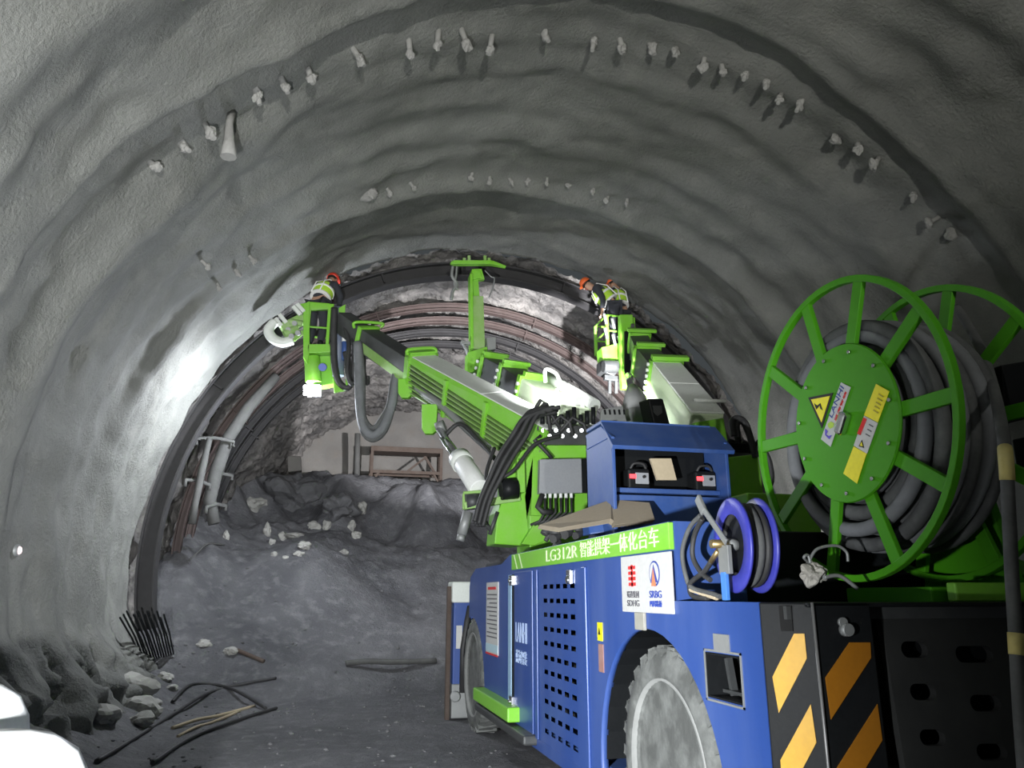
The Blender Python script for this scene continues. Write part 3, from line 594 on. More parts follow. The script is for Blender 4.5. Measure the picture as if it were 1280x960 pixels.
for off, rr in ((0, .075), (9, .045), (-6, .04)):
    pts = [(447 + off * .3, 428), (449 + off * .5, 470), (450 + off * .4, 510), (455 + off * .2, 535 - off), (467, 544 - off), (480 - off * .3, 532 - off), (490 - off * .4, 505), (496 - off * .4, 470), (505, 448)]
    Y0 = 12.7; MB().tube(smooth_path([P(x, y, Y0 - .06 * i) for i, (x, y) in enumerate(pts)]), rr, 8).build('looped_hose', CABLE if rr < .07 else PCABLE, BA)
for off in (0, 7, 13, 19):
    MB().tube(smooth_path([P(430 + off, 405, 13.2), P(436 + off, 430, 13.0), P(434 + off * 1.1, 465, 12.95), P(440 + off, 480, 13), P(448 + off * .6, 470, 13.0)]), .04, 7).build('hose', RUBBER, BA)
# ---- basket with worker platform
def basket(name, label, cx, cy, zb, zt, wx, wy, rungs, parent=T):
    b = bpy.data.objects.new(name, None); C.objects.link(b); b.parent = parent; ORG[b.name] = ORG[T.name]; b['label'] = label
    x0, x1, y0, y1 = cx - wx / 2, cx + wx / 2, cy - wy / 2, cy + wy / 2; t = .055
    MB().box((x0, y0, zb - .04), (x1, y1, zb)).build('platform', DGREEN, b, .005)
    for x in (x0, x1):
        for y in (y0, y1): MB().box((x - t / 2, y - t / 2, zb), (x + t / 2, y + t / 2, zt)).build('post', GREEN, b, .006)
    for z in rungs:
        m = MB(); tt = .03
        for y in (y0, y1): m.box((x0, y - tt / 2, z - tt / 2), (x1, y + tt / 2, z + tt / 2))
        for x in (x0, x1): m.box((x - tt / 2, y0, z - tt / 2), (x + tt / 2, y1, z + tt / 2))
        m.build('guard_rail', GREEN, b, .004)
    return b
pL0, pL1 = P(384, 378, 13.4), P(416, 438, 13.4)
bkx0, bkx1 = P(386, 400, 13.4).x, P(411, 400, 13.4).x
zt, zb = P(398, 380, 13.4).z, P(398, 434, 13.4).z
bA = basket('left_basket', 'lime green work basket on the left boom', (bkx0 + bkx1) / 2, 13.65, zb, zt, bkx1 - bkx0, .55, (zt, P(398, 410, 13.4).z))
m = MB(); m.prism([P(379, 380, 13.3), P(387, 376, 13.3), P(387, 440, 13.3), P(384, 455, 13.3), P(379, 445, 13.3)], (0, .15, 0)).build('side_plate', GREEN, bA, .01)
m = MB(); m.prism([P(374, 380, 13.35), P(388, 377, 13.35), P(418, 380, 13.35), P(416, 386, 13.35), P(376, 388, 13.35)], (0, .08, 0)).build('top_plate', GREEN, bA, .008)
m = MB(); m.prism([P(384, 430, 13.3), P(412, 430, 13.3), P(414, 440, 13.3), P(384, 441, 13.3)], (0, .3, 0)); m.build('front_skirt', GREEN, bA, .008)
m = MB(); m.cyl(P(390, 446, 13.5), P(392, 478, 13.5), .14, n=16); m.prism([P(388, 440, 13.55), P(424, 436, 13.55), P(422, 478, 13.55), P(392, 484, 13.55)], (0, .3, 0)); m.build('rotator_housing', GREEN, bA, .015)
MB().cyl(P(403, 459, 13.35), P(404, 459, 13.6), .07).build('rotator_motor', NAVY, bA)
m = MB(); m.prism([P(416, 472, 13.2), P(422, 470, 13.2), P(438, 486, 13.2), P(418, 490, 13.2)], (0, .1, 0)); m.prism([P(433, 455, 13.15), P(436, 455, 13.15), P(437, 480, 13.15), P(432, 482, 13.15)], (0, .1, 0)).build('lower_fin', GREEN, bA, .008)
MB().tube(smooth_path([P(418, 385, 13.2), P(417, 420, 13.2), P(418, 455, 13.2), P(424, 478, 13.2), P(436, 484, 13.2), P(437, 465, 13.2), P(432, 440, 13.2)]), .06, 8).build('hose', RUBBER, bA)
m = MB(); m.cyl(P(423, 385, 13.4), P(423, 470, 13.4), .10, n=14); m.build('hydraulic_column', mat('slate blue steel', (.10, .13, .20), .5, dust=.3), bA)
MB().cyl(P(431, 420, 13.3), P(431, 450, 13.3), .055).build('column_cylinder', DBLUE, bA); MB().cyl(P(430, 419, 13.27), P(430, 427, 13.27), .04).build('cylinder_cap', WHITE, bA)
m = MB(); m.prism([P(423, 385, 13.3), P(432, 380, 13.3), P(430, 415, 13.3), P(424, 415, 13.3)], (0, .1, 0)).build('arm_lug', GREEN, bA, .008)
lm = MB().beam(P(384, 488, 13.4), P(402, 488, 13.4), .16, .20).build('work_light', DARK, bA, .01); MB().prism([P(381, 482, 13.30), P(401, 482, 13.30), P(401, 494, 13.30), P(381, 494, 13.30)], (-.02, -.03, 0)).build('light_lens', GLOW, bA)
# clamp arm left of basket
ca = MB(); ca.tube(smooth_path([P(344, 402, 13.3), P(336, 412, 13.3), P(340, 422, 13.3), P(352, 428, 13.3), P(366, 425, 13.3)]), .09, 8)
ca = ca.build('arch_clamp', COVER, bA, 0, 'pale grey arch clamp arm')
for i, ((x0, y0), (x1, y1)) in enumerate([((344, 398), (352, 408)), ((349, 393), (358, 404)), ((366, 383), (376, 394)), ((371, 380), (380, 390))]): MB().beam(P(x0, y0, 13.3), P(x1, y1, 13.3), .07, .07).build('clamp_finger', COVER, bA, .008)
m = MB(); m.beam(P(352, 412, 13.35), P(380, 398, 13.4), .16, .18); m.cyl(P(355, 418, 13.25), P(372, 410, 13.3), .07); m.cyl(P(362, 402, 13.3), P(378, 405, 13.3), .06); m.beam(P(366, 425, 13.3), P(379, 415, 13.35), .08, .08); m.build('clamp_linkage', DGREEN, bA, .01)
for x, y in ((360, 412), (368, 404), (372, 416), (364, 420)): MB().cyl(P(x, y, 13.2), P(x + 2, y + 1, 13.35), .045).build('clamp_pin', GREY, bA)
# middle boom
BB = boom('middle_boom', None, 'middle boom with pale cover carrying a tall mast')
b0, b1, b2, b3 = P(722, 535, 9.6), P(664, 495, 10.9), P(638, 476, 11.8), P(613, 462, 12.7)
d = (b1 - b0).normalized(); r = d.cross(V((0, 0, 1))).normalized(); u = r.cross(d)
MB().beam(b0, b1, .5, .52).build('boom_cover', mat('pale lime cover', (.55, .66, .45), .45, dust=.2), BB, .03); frame_ring(b1, d, .5, .54, .06, GREEN, BB)
MB().cyl(b0 + u * .34 + r * .18, b1 + u * .34 + r * .18, .085).build('top_pipe', COVER, BB)
MB().tube(smooth_path([P(682, 478, 10.3), P(682, 462, 10.3), P(694, 466, 10.3), P(699, 474, 10.3), P(702, 482, 10.3), P(696, 488, 10.3)]), .03, 8).build('lifting_loop', COVER, BB)
m = MB(); m.prism([P(711, 495, 9.6), P(731, 495, 9.6), P(731, 513, 9.6), P(711, 511, 9.6)], (0, .2, 0)); m.prism([P(733, 515, 9.5), P(740, 515, 9.5), P(745, 522, 9.5), P(745, 536, 9.5), P(733, 536, 9.5)], (0, .2, 0)).build('end_block', WHITE, BB, .01)
MB().tube(smooth_path([P(664, 485, 10.4), P(668, 484, 10.35), P(682, 492, 10.2), P(690, 505, 10)]), .012, 6).build('hose', RUBBER, BB)
MB().beam(b1, b2, .42, .46).build('boom_section', DARK, BB, .01); frame_ring(b2, d, .44, .5, .055, GREEN, BB); MB().beam(b2, b3, .36, .42).build('boom_section', DARK, BB, .01); frame_ring(b3, d, .38, .46, .055, GREEN, BB)
for c0, hh in ((b1, .27), (b2, .25), (b3, .22)):
    dd = -r * .27
    for k in range(4): MB().cyl(c0 + dd - d * .03 + u * (hh - .1 - k * .12), c0 + dd * 1.12 - d * .03 + u * (hh - .1 - k * .12), .03, n=8).build('frame_bolt', COVER, BB)
    MB().beam(c0 + u * (hh + .06) - r * .2, c0 + u * (hh + .06) + r * .28, .10, .07, up=u).build('top_bracket', GREEN, BB, .008)
m = MB(); m.prism([P(585, 440, 12.9), P(612, 432, 12.9), P(617, 445, 12.9), P(606, 462, 12.9), P(584, 466, 12.9)], (0, .3, 0)).build('mast_base', GREEN, BB, .012)
m = MB(); m.prism([P(608, 422, 12.85), P(620, 421, 12.85), P(620, 436, 12.85), P(610, 438, 12.85)], (0, .25, 0)).build('mast_motor', GREY, BB, .01)
m = MB(); m.beam(P(576, 428, 13.0), P(590, 430, 13.0), .08, .06); m.tube([P(577, 427, 13), P(583, 437, 13), P(586, 445, 13)], .03, 6).build('mast_stay', GREY, BB, .005)
MB().beam(P(598, 438, 13.05), P(596, 372, 13.15), .22, .16, up=(0, 1, 0)).build('mast', DGREEN, BB, .01)
MB().beam(P(589, 438, 13.0), P(588, 345, 13.1), .05, .22, up=(0, 1, 0)).build('mast_rail', GREEN, BB, .006)
m = MB(); m.beam(P(595, 372, 13.15), P(593, 345, 13.2), .12, .1, up=(0, 1, 0)); m.prism([P(588, 350, 13.1), P(603, 347, 13.1), P(600, 338, 13.1), P(590, 336, 13.1)], (0, .2, 0)).build('mast_neck', GREEN, BB, .01)
cb = MB(); cb.beam(P(566, 329, 13.2), P(614, 329, 13.2), .12, .075); cb.beam(P(614, 329, 13.2), P(632, 334, 13.2), .12, .075, w1=.06, h1=.04); cb.beam(P(566, 329, 13.2), P(563, 330, 13.2), .12, .07, w1=.06, h1=.03); cb = cb.build('crosshead', GREEN, BB, .008)
for x in (580, 586, 606, 611): MB().beam(P(x, 329, 13.2), P(x, 320 if x in (586, 606) else 323, 13.2), .055, .07, up=(0, 1, 0)).build('crosshead_finger', DGREEN, BB, .005)
m = MB(); m.prism([P(592, 336, 13.15), P(602, 336, 13.15), P(606, 349, 13.15), P(590, 351, 13.15)], (0, .1, 0)).build('crosshead_bracket', GREEN, BB, .006)
MB().tube(smooth_path([P(566, 333, 13.2), P(565, 345, 13.2), P(571, 355, 13.2), P(566, 364, 13.2), P(564, 375, 13.2)]), .03, 6).build('hose', GREY, BB); MB().tube(smooth_path([P(571, 333, 13.2), P(570, 345, 13.2), P(568, 355, 13.2), P(572, 362, 13.2)]), .022, 6).build('hose', GREY, BB)
MB().tube(smooth_path([P(606, 338, 13.2), P(614, 346, 13.2), P(618, 348, 13.2), P(616, 360, 13.2), P(611, 372, 13.2)]), .012, 6).build('cable', GREY, BB)
# right boom
BC = boom('right_boom', None, 'right boom with pale cover carrying the right basket')
c0, c1, c2, c3 = P(880, 545, 9.4), P(829, 478, 11.0), P(807, 452, 12.0), P(798, 432, 12.8)
d = (c1 - c0).normalized(); r = d.cross(V((0, 0, 1))).normalized(); u = r.cross(d)
MB().beam(c0, c1, .46, .66).build('boom_cover', mat('pale lime cover panel', (.48, .58, .38), .45, dust=.2), BC, .02)
for s0, s1 in ((0, .52), (.53, 1)):
    p, q = c0.lerp(c1, s0), c0.lerp(c1, s1); MB().beam(p, q, .46, .03, oz=.345).build('top_cover', COVER, BC, .008, 'pale grey top cover')
frame_ring(c1, d, .48, .68, .07, GREEN, BC); MB().beam(c1 + u * .42 - r * .25, c1 + u * .42 + r * .35, .12, .07, up=u).build('top_bracket', GREEN, BC, .008)
MB().cyl(c0.lerp(c1, .15) + u * .40 - r * .1, c0.lerp(c1, .15) + u * .40 + r * .35, .025).build('cover_handle', COVER, BC)
for k in range(7): MB().cyl(c1 - r * .26 + u * (.3 - k * .1), c1 - r * .31 + u * (.3 - k * .1), .03, n=8).build('frame_bolt', COVER, BC)
MB().beam(c1, c2, .40, .50).build('boom_section', DARK, BC, .01); frame_ring(c2, d, .42, .52, .055, GREEN, BC); MB().beam(c2 + u * .32 - r * .2, c2 + u * .32 + r * .3, .10, .06, up=u).build('top_bracket', GREEN, BC, .008)
MB().beam(c2, c3, .34, .42).build('boom_section', DARK, BC, .01); frame_ring(c3, d, .36, .46, .055, GREEN, BC); MB().beam(c3 + u * .30 - r * .25, c3 + u * .30 + r * .3, .10, .06, up=u).build('top_bracket', GREEN, BC, .008)
m = MB(); m.prism([P(775, 393, 12.9), P(791, 393, 12.9), P(792, 470, 12.9), P(790, 486, 12.9), P(778, 486, 12.9), P(776, 460, 12.9)], (0, .12, 0)); ac = m.build('arm_column', GREEN, BC, .012)
m = MB(); m.prism([P(781, 414, 12.87), P(788, 414, 12.87), P(789, 464, 12.87), P(785, 469, 12.87), P(781, 464, 12.87)], (0, .03, 0)).build('column_slot', BLACK, BC)
for k in range(3): MB().tube(smooth_path([P(790 + k, 405, 12.85), P(789 + 2 * k, 425 + 4 * k, 12.8), P(791 + k, 440, 12.8), P(788 + k, 450, 12.85)]), .02, 6).build('hose', CABLE, BC)
zt, zb = P(768, 398, 13.3).z, P(768, 436, 13.3).z; xa, xb = P(757, 400, 13.3).x, P(775, 400, 13.3).x
bC = basket('right_basket', 'lime green work basket on the right boom', (xa + xb) / 2 + .1, 13.5, zb, zt, .55, .65, (zt, (zt + zb) / 2))
m = MB(); m.prism([P(752, 434, 13.1), P(777, 428, 13.1), P(778, 450, 13.1), P(754, 450, 13.1)], (0, .3, 0)).build('front_skirt', GREEN, bC, .01)
m = MB(); m.prism([P(752, 450, 13.15), P(776, 450, 13.15), P(776, 462, 13.15), P(768, 470, 13.15), P(752, 464, 13.15)], (0, .3, 0)); m.cyl(P(754, 458, 13.05), P(772, 458, 13.05), .12).build('rotator_housing', DARK, bC, .015)
m = MB(); m.beam(P(755, 472, 13.2), P(772, 474, 13.2), .1, .1); m.beam(P(762, 472, 13.2), P(762, 492, 13.2), .06, .06, up=(0, 1, 0)); m.beam(P(770, 472, 13.2), P(770, 492, 13.2), .06, .06, up=(0, 1, 0)).build('lower_bracket', DARK, bC, .01)
for (x, y) in ((755, 392), (756, 410), (765, 398), (766, 418), (773, 420)): MB().beam(P(x, y, 13.05), P(x + 3, y + 13, 13.05), .03, .05).build('clamp_finger', GREY, bC, .005)
# lift cylinder, lamp head, base of right boom
cyC = MB().tube([P(796, 528, 9.7), P(794, 500, 10.3), P(791, 487, 10.6)], [.24, .17, .10], 16).build('lift_cylinder', GREY, T, 0, 'grey tapered lift cylinder of the right boom'); MB().cyl(P(789, 484, 10.6), P(786, 470, 11.2), .06).build('piston_rod', CHROME, cyC)
lh = MB().prism([P(810, 498, 9.0), P(829, 498, 9.0), P(839, 534, 9.0), P(818, 534, 9.0)], (-.02, .28, .02)).build('lamp_head', BLACK, T, .02, 'black floodlight head seen from behind')
MB().prism([P(816, 507, 8.98), P(827, 507, 8.98), P(828, 516, 8.98), P(822, 520, 8.98), P(817, 516, 8.98)], (0, .02, 0)).build('lamp_plate', DARK, lh)
cmb = MB(); cmb.prism([P(752, 512, 9.3), P(778, 507, 9.3), P(784, 528, 9.3), P(750, 528, 9.3)], (0, .05, 0)); cmb = cmb.build('slotted_bracket', GREY, T, .006)
for k in range(5): MB().prism([P(755 + 6 * k, 512, 9.28), P(757 + 6 * k, 512, 9.28), P(758 + 6 * k, 518, 9.28), P(756 + 6 * k, 518, 9.28)], (0, .015, 0)).build('slot', BLACK, cmb)
m = MB(); m.prism([P(745, 531, 9.0), P(768, 526, 9.0), P(770, 560, 9.0), P(745, 560, 9.0)], (0, .4, 0)); m.build('boom_base', GREEN, T, .015); m = MB(); m.prism([P(868, 528, 8.4), P(905, 522, 8.4), P(912, 565, 8.4), P(880, 575, 8.4)], (0, .5, 0)); m.build('boom_pedestal', GREEN, T, .015)
m = MB(); m.prism([P(905, 572, 7.0), P(948, 567, 7.0), P(955, 618, 7.0), P(905, 622, 7.0)], (0, .6, 0)); m.build('engine_cover', GREEN, T, .015); MB().box((3.3, 5.6, 1.96), (3.95, 6.9, 2.4)).build('deck_box', GREEN, T, .015)
for k, pts in enumerate([[(918, 545), (915, 528), (922, 523), (932, 530), (940, 555), (944, 572)], [(922, 548), (921, 530), (928, 527), (935, 540), (942, 562)], [(946, 560), (956, 566), (962, 580), (964, 600), (958, 612)]]):
    MB().tube(smooth_path([P(x, y, 7.0) for x, y in pts]), .035, 7).build('hose', RUBBER, T)
m = MB()
for x in range(875, 950, 9): m.cyl(P(x, 560 + (x % 4), 7.3), P(x + 3, 549 + (x % 5), 7.3), .04, n=8)
m.beam(P(870, 560, 7.3), P(950, 565, 7.3), .3, .1); m.build('valve_row', BLACK, T, .006)
# blue hose reel
HR = bpy.data.objects.new('hose_reel', None); C.objects.link(HR); HR.parent = T; ORG[HR.name] = ORG[T.name]; HR['label'] = 'violet blue hose reel'
hc = PX(915, 681, 1.985); ax = V((1, -.12, 0)).normalized()
for nm, off in (('front_flange', 0), ('rear_flange', .13)):
    MB().lathe(hc + ax * off, ax, [(.150, 0), (.155, -.006), (.226, -.006), (.234, 0), (.234, .010), (.226, .012), (.155, .012), (.150, .0)], 44, True, False).build(nm, RBLUE, HR)
MB().lathe(hc, ax, [(.13, .025), (.14, .125)], 24).build('drum', BLACK, HR); MB().cyl(hc - ax * .02, hc + ax * .03, .03).build('axle', GREY, HR)
for k in range(3):
    for rr in (.155, .19):
        c_ = hc + ax * (.032 + k * .036); a_ = ax.orthogonal().normalized(); b_ = ax.cross(a_)
        MB().tube([c_ + (a_ * math.cos(t) + b_ * math.sin(t)) * rr for t in (j * 2 * math.pi / 28 for j in range(28))], .019, 7, True).build('hose_coil', CABLE if k == 1 else RUBBER, HR)
RY = lambda x, y: PX(x, y, 1.93)
m = MB(); m.beam(RY(873, 627), RY(908, 678), .035, .012, up=(1, 0, 0)); m.beam(RY(872, 622), RY(880, 640), .05, .02, up=(1, 0, 0)); m.box((1.93, 3.50, 1.70), (1.955, 3.60, 1.84)); m.build('swing_arm', GREY, HR, .004)
MB().box((1.925, 3.53, 1.575), (1.945, 3.58, 1.71)).build('arm_foot', LBLUE, HR, .003)
m = MB(); m.cyl(RY(900, 680) - V((.05, 0, 0)), RY(900, 680) + V((.1, 0, 0)), .022, n=6); m.cyl(RY(898, 688), RY(889, 702), .014).build('brass_fitting', mat('brass', (.35, .25, .10), .4, metal=.8, dust=.3), HR)
MB().tube(smooth_path([RY(876, 644), RY(862, 660), RY(853, 690), RY(858, 722), RY(866, 735), RY(890, 742), RY(900, 746)]), .013, 7).build('hose', CABLE, HR)
MB().tube(smooth_path([RY(889, 702), RY(880, 715), RY(868, 724), RY(862, 732), RY(866, 745), RY(885, 748)]), .014, 7).build('hose', RUBBER, HR)
MB().tube(smooth_path([RY(878, 648), RY(868, 670), RY(866, 695), RY(876, 715), RY(888, 725)]), .014, 7).build('hose', RUBBER, HR)
MB().tube(smooth_path([RY(862, 737), RY(880, 743), RY(896, 748)]), .011, 7).build('hose', CARDL, HR)
# big cable reel
CR = bpy.data.objects.new('cable_reel', None); C.objects.link(CR); CR.parent = T; ORG[CR.name] = ORG[T.name]; CR['label'] = 'large green spoked cable reel'
rc_ = V((2.75, 3.62, 2.50)); RR = .835; ax = V((1, 0.0, 0)).normalized(); Wd = .58
def circ(c_, r_, n=64): return [c_ + V((0, math.cos(t), math.sin(t))) * r_ for t in (k * 2 * math.pi / n for k in range(n))]
def flat_ring(c_, r0, r1, th, n=72):
    m = MB(); P4 = [(r0, -th / 2), (r1, -th / 2), (r1, th / 2), (r0, th / 2)]; prev = None; first = None
    for k in range(n):
        t = 2 * math.pi * k / n; ring = [m.bm.verts.new(c_ + ax * h + V((0, math.cos(t), math.sin(t))) * r_) for r_, h in P4]
        if prev:
            for j in range(4): m.bm.faces.new((prev[j], prev[(j + 1) % 4], ring[(j + 1) % 4], ring[j]))
        else: first = ring
        prev = ring
    for j in range(4): m.bm.faces.new((prev[j], prev[(j + 1) % 4], first[(j + 1) % 4], first[j]))
    return m
for nm, off in (('front_rim', 0), ('rear_rim', Wd)): flat_ring(rc_ + ax * off, RR - .038, RR, .04).build(nm, GREENR, CR, .004)
ang = [94, 58, 12, -33, -70, -107, -145, -172, 160, 124]
for off in (0, Wd):
    for (x, y) in ((1076, 338), (1160, 372), (1216, 487), (1202, 617), (1123, 702), (1041, 713), (978, 650), (949, 560), (960, 460), (1008, 383)):
        dv = onplane(x, y, (2.75, 0, 0), V((-1, 0, 0))) - rc_; dv.x = 0; dv.normalize()
        MB().beam(rc_ + ax * off + dv * .36, rc_ + ax * off + dv * (RR - .03), .075, .03, up=(1, 0, 0)).build('spoke', GREENR, CR, .004)
hub = MB().lathe(rc_ + V((-.02, -.05, .01)), (-1, 0, 0), [(.40, -.03), (.43, -.01), (.435, .0), (.43, .012), (.0, .014)], 64, False).build('hub_plate', GREENR, CR)
hx = 2.715; hcY, hcZ = 3.57, 2.51
for k in range(11):
    t = 2 * math.pi * k / 11 + .2; MB().cyl((hx, hcY + .385 * math.cos(t), hcZ + .385 * math.sin(t)), (hx - .012, hcY + .385 * math.cos(t), hcZ + .385 * math.sin(t)), .011, n=6).build('hub_bolt', CHROME, CR)
MB().lathe(rc_ + ax * .02, ax, [(.33, 0), (.33, Wd - .04)], 40).build('drum', GREENR, CR)
random.seed(3)
lay = 0
for layer, rr in enumerate((.385, .455, .525, .595)):
    for k in range(6):
        if layer == 3 and k in (5,): continue
        rj = rr + random.uniform(-.012, .012); tilt = random.uniform(-.03, .03); xo = .055 + k * .088 + (.04 if layer % 2 else 0); dr = random.uniform(0, 6)
        pts = [rc_ + V((xo + tilt * math.cos(t + dr), math.cos(t) * rj, math.sin(t) * rj - .035 * layer * .4)) for t in (j * 2 * math.pi / 44 for j in range(44))]
        MB().tube(pts, .039, 9, True).build('cable_coil', CABLE if (layer + k) % 2 else PCABLE, CR)
HN = V((-1, 0, 0))
def hp(x, y): return onplane(x, y, (hx, 0, 0), HN)
def st(name, pts, m, lift, parent=CR): return MB().prism([hp(x, y) + HN * lift for x, y in pts], HN * .003).build(name, m, parent)
st('warning_triangle', [(1011, 497), (1042, 491), (1028, 535.5)], INK, .002); st('warning_triangle', [(1015, 499.5), (1038.5, 495), (1028, 528)], STICK, .004)
st('bolt_mark', [(1019, 504), (1023, 507), (1027, 504), (1030, 513), (1027, 511), (1026, 507), (1022, 512)], INK, .006)
st('maker_plate', [(1052, 478), (1064, 484), (1039, 558.5), (1027, 549)], SILVER, .002)
o_, e_, u_ = hp(1041, 523.5), hp(1056, 486), hp(1040, 517)
text('LANHI', 'lettering', NAVY, CR, o_ + HN * .006 + (e_ - o_) * .02, e_ - o_, HN.cross((e_ - o_)), (e_ - o_).length, .035, None, .002)
st('violet_mark', [(1033, 536), (1036, 539), (1034, 543), (1037, 545), (1041, 544), (1038, 549), (1033, 544)], PURPLE, .006); st('green_mark', [(1036, 530), (1040, 527), (1044, 529), (1043, 534), (1039, 536), (1037, 534)], LIMEINK, .006)
t2 = [hp(1062, 489.5), hp(1064, 484)]
o2 = hp(1046, 527); e2 = hp(1060, 490.5); text('蓝海智装', 'lettering', RED, CR, o2 + HN * .006, e2 - o2, HN.cross((e2 - o2)), (e2 - o2).length, .018, None, .002)
st('caution_strip', [(1096, 480), (1112.5, 489), (1098, 528), (1081, 519)], STICK, .002); st('caution_strip', [(1068, 558), (1084, 567), (1072, 604.5), (1055, 592)], STICK, .002)
wl = st('caution_label', [(1081, 519.5), (1098, 529), (1084.5, 567), (1068, 557)], STICKW, .002)
st('red_panel', [(1081, 522), (1085, 524), (1077, 544), (1073, 542)], RED, .006); st('caution_triangle', [(1079, 550), (1081.5, 560), (1075, 558)], INK, .006); st('caution_triangle', [(1079, 552.5), (1080.3, 558), (1076.8, 557)], STICK, .008)
for k in range(5): st('printed_line', [(1100 - k * 1.6, 492 + k * 5), (1106 - k * 1.6, 495.5 + k * 5), (1105.5 - k * 1.6, 497 + k * 5), (1099.5 - k * 1.6, 493.5 + k * 5)], mat('olive ink', (.4, .34, .02), .5) if k == 0 else bpy.data.materials['olive ink'], .006)
for k in range(3): st('printed_line', [(1088 - k * 2, 530 + k * 6), (1093 - k * 2, 533 + k * 6), (1092.5 - k * 2, 534 + k * 6), (1087.5 - k * 2, 531 + k * 6)], GREYINK, .006)
a_, b_ = hp(1062, 516), hp(1054, 543); cc = [a_ + HN * .002, b_ + HN * .002]; n_ = HN.cross(b_ - a_).normalized() * .03
MB().prism([a_ + n_, a_ - n_, b_ - n_, b_ + n_], HN * .05).build('socket_cover', CHROME, CR, .015, 'chrome socket cover')
# reel stand and base
m = MB(); m.box((2.9, 3.3, 1.56), (3.75, 3.95, 1.64)); m.prism([(3.42, 3.3, 1.62), (3.42, 3.95, 1.62), (3.42, 3.72, 2.55), (3.42, 3.5, 2.55)], (.06, 0, 0)); m.beam((3.62, 3.3, 1.66), (3.62, 3.95, 1.9), .25, .06); m.cyl((3.3, 3.62, 2.5), (3.6, 3.62, 2.5), .1); m.build('reel_stand', GREENR, CR, .01)
m = MB(); m.box((2.95, 3.2, 1.57), (3.55, 3.26, 1.66)); m.build('stand_foot', GREEN, CR, .01)
m = MB(); m.box((3.75, 3.0, 2.2), (3.95, 3.5, 2.45)); m.prism([P(1252, 456, 3.2), P(1300, 448, 3.2), P(1300, 520, 3.2), P(1256, 520, 3.2)], (0, .25, 0)).build('reel_motor', BLACK, CR, .01)

# ------------------------------------------------------------------ things on the truck
def ctl(px, py, lab):
    c_ = P(px, py, 6.05); o = thing('remote_controller', V((c_.x, c_.y, 2.462)), lab, 'controller', 'remote controllers in the cabinet')
    z = 2.462; MB().box((c_.x - .10, c_.y - .03, z), (c_.x + .10, c_.y + .14, z + .17)).build('controller_case', BLACK, o, .02)
    MB().box((c_.x - .035, c_.y - .036, z + .04), (c_.x + .085, c_.y - .028, z + .135)).build('face_plate', BOXGREY, o, .004); MB().box((c_.x - .085, c_.y - .037, z + .085), (c_.x - .03, c_.y - .027, z + .12)).build('red_display', REDLED, o)
    MB().tube(smooth_path([V((c_.x - .06, c_.y + .02, z + .165)), V((c_.x - .03, c_.y, z + .215)), V((c_.x + .05, c_.y, z + .215)), V((c_.x + .09, c_.y + .02, z + .165))]), .012, 6).build('handle', RUBBER, o); MB().cyl((c_.x + .04, c_.y - .036, z + .10), (c_.x + .04, c_.y - .05, z + .10), .014, n=8).build('knob', INK, o)
ctl(797, 590, 'boxy remote controller with lit red display, left side of the blue cabinet'); ctl(880, 592, 'boxy remote controller with lit red display, right side of the blue cabinet')
q = [P(813, 573, 6.0), P(839, 573, 6.0), P(846, 600, 5.98), P(822, 600, 5.98)]
tag(MB().prism(q, (0, .03, 0)).build('cardboard_piece', CARDL), 'tan cardboard piece leaning between the two remote controllers', 'cardboard')
cbx = thing('cardboard_sheet', P(760, 662, 6.0), 'large dusty brown cardboard sheet bent over the deck below the grey junction box', 'cardboard')
MB().prism([P(674, 656, 6.3), P(764, 624, 6.0), P(768, 652, 5.7), P(764, 648, 5.7), P(700, 660, 6.0)], (0, .06, -.03)).build('flap', CARD, cbx, .004); MB().prism([P(764, 624, 6.0), P(812, 628, 5.8), P(819, 650, 5.6), P(800, 652, 5.6), P(768, 656, 5.65)], (0, .06, -.02)).build('flap', CARD, cbx, .004)
tag(recenter(MB().prism([P(735, 650, 6.2), P(766, 646, 6.1), P(767, 664, 6.05), P(737, 668, 6.15)], (0, .25, 0)).build('blue_case', DBLUE, None, .01), P(750, 668, 6.2)), 'dark blue case lying under the brown cardboard sheet', 'case')
for i, (x, y, s) in enumerate(((688, 668, .11), (702, 662, .13), (716, 664, .1), (690, 676, .06))):
    tag(MB().tube(smooth_path([P(x - 8, y, 6.4), P(x - 4, y - 6, 6.4), P(x + 4, y - 5, 6.35), P(x + 9, y + 2, 6.35), P(x + 3, y + 6, 6.3)]), s * .35, 7).build('rubber_hose', RUBBER), 'coiled black hose end under the brown cardboard, %s from the left' % ORD[i], 'hose', 'hose ends under the cardboard')
rg = thing('cloth_bundle', P(1020, 722, 3.55), 'crumpled dusty cloth bundle tied with wire below the big green reel', 'cloth')
c_ = P(1018, 717, 3.55); MB().rock(c_, .07, .06, .055, 2, 4, .6).build('bundle', CLOTH, rg); MB().tube(smooth_path([c_ + V((-.02, 0, .05)), P(1005, 697, 3.5), P(1010, 694, 3.5), P(1013, 704, 3.5)]), .008, 6).build('tie_wire', GREY, rg)
MB().tube(smooth_path([P(1012, 700, 3.5), P(1022, 686, 3.5), P(1045, 682, 3.5), P(1058, 690, 3.5), P(1060, 702, 3.5)]), .008, 6).build('tie_wire', GREY, rg); MB().tube(smooth_path([P(1030, 722, 3.4), P(1050, 720, 3.4), P(1072, 736, 3.4)]), .01, 6).build('tie_wire', GREY, rg)
pc = thing('power_cable', P(1262, 960, 2.5), 'thick grey power cable with yellow tape bands hanging at the right edge', 'cable')
Yc = 2.62; path = [(1235, 400), (1245, 440), (1252, 500), (1256, 560), (1261, 640), (1265, 720), (1270, 800), (1276, 900), (1284, 1000)]
pth = smooth_path([P(1196, 385, 3.75), P(1224, 432, 3.35), P(1243, 490, 2.95)] + [P(x, y, Yc) for x, y in path[3:]], 10)
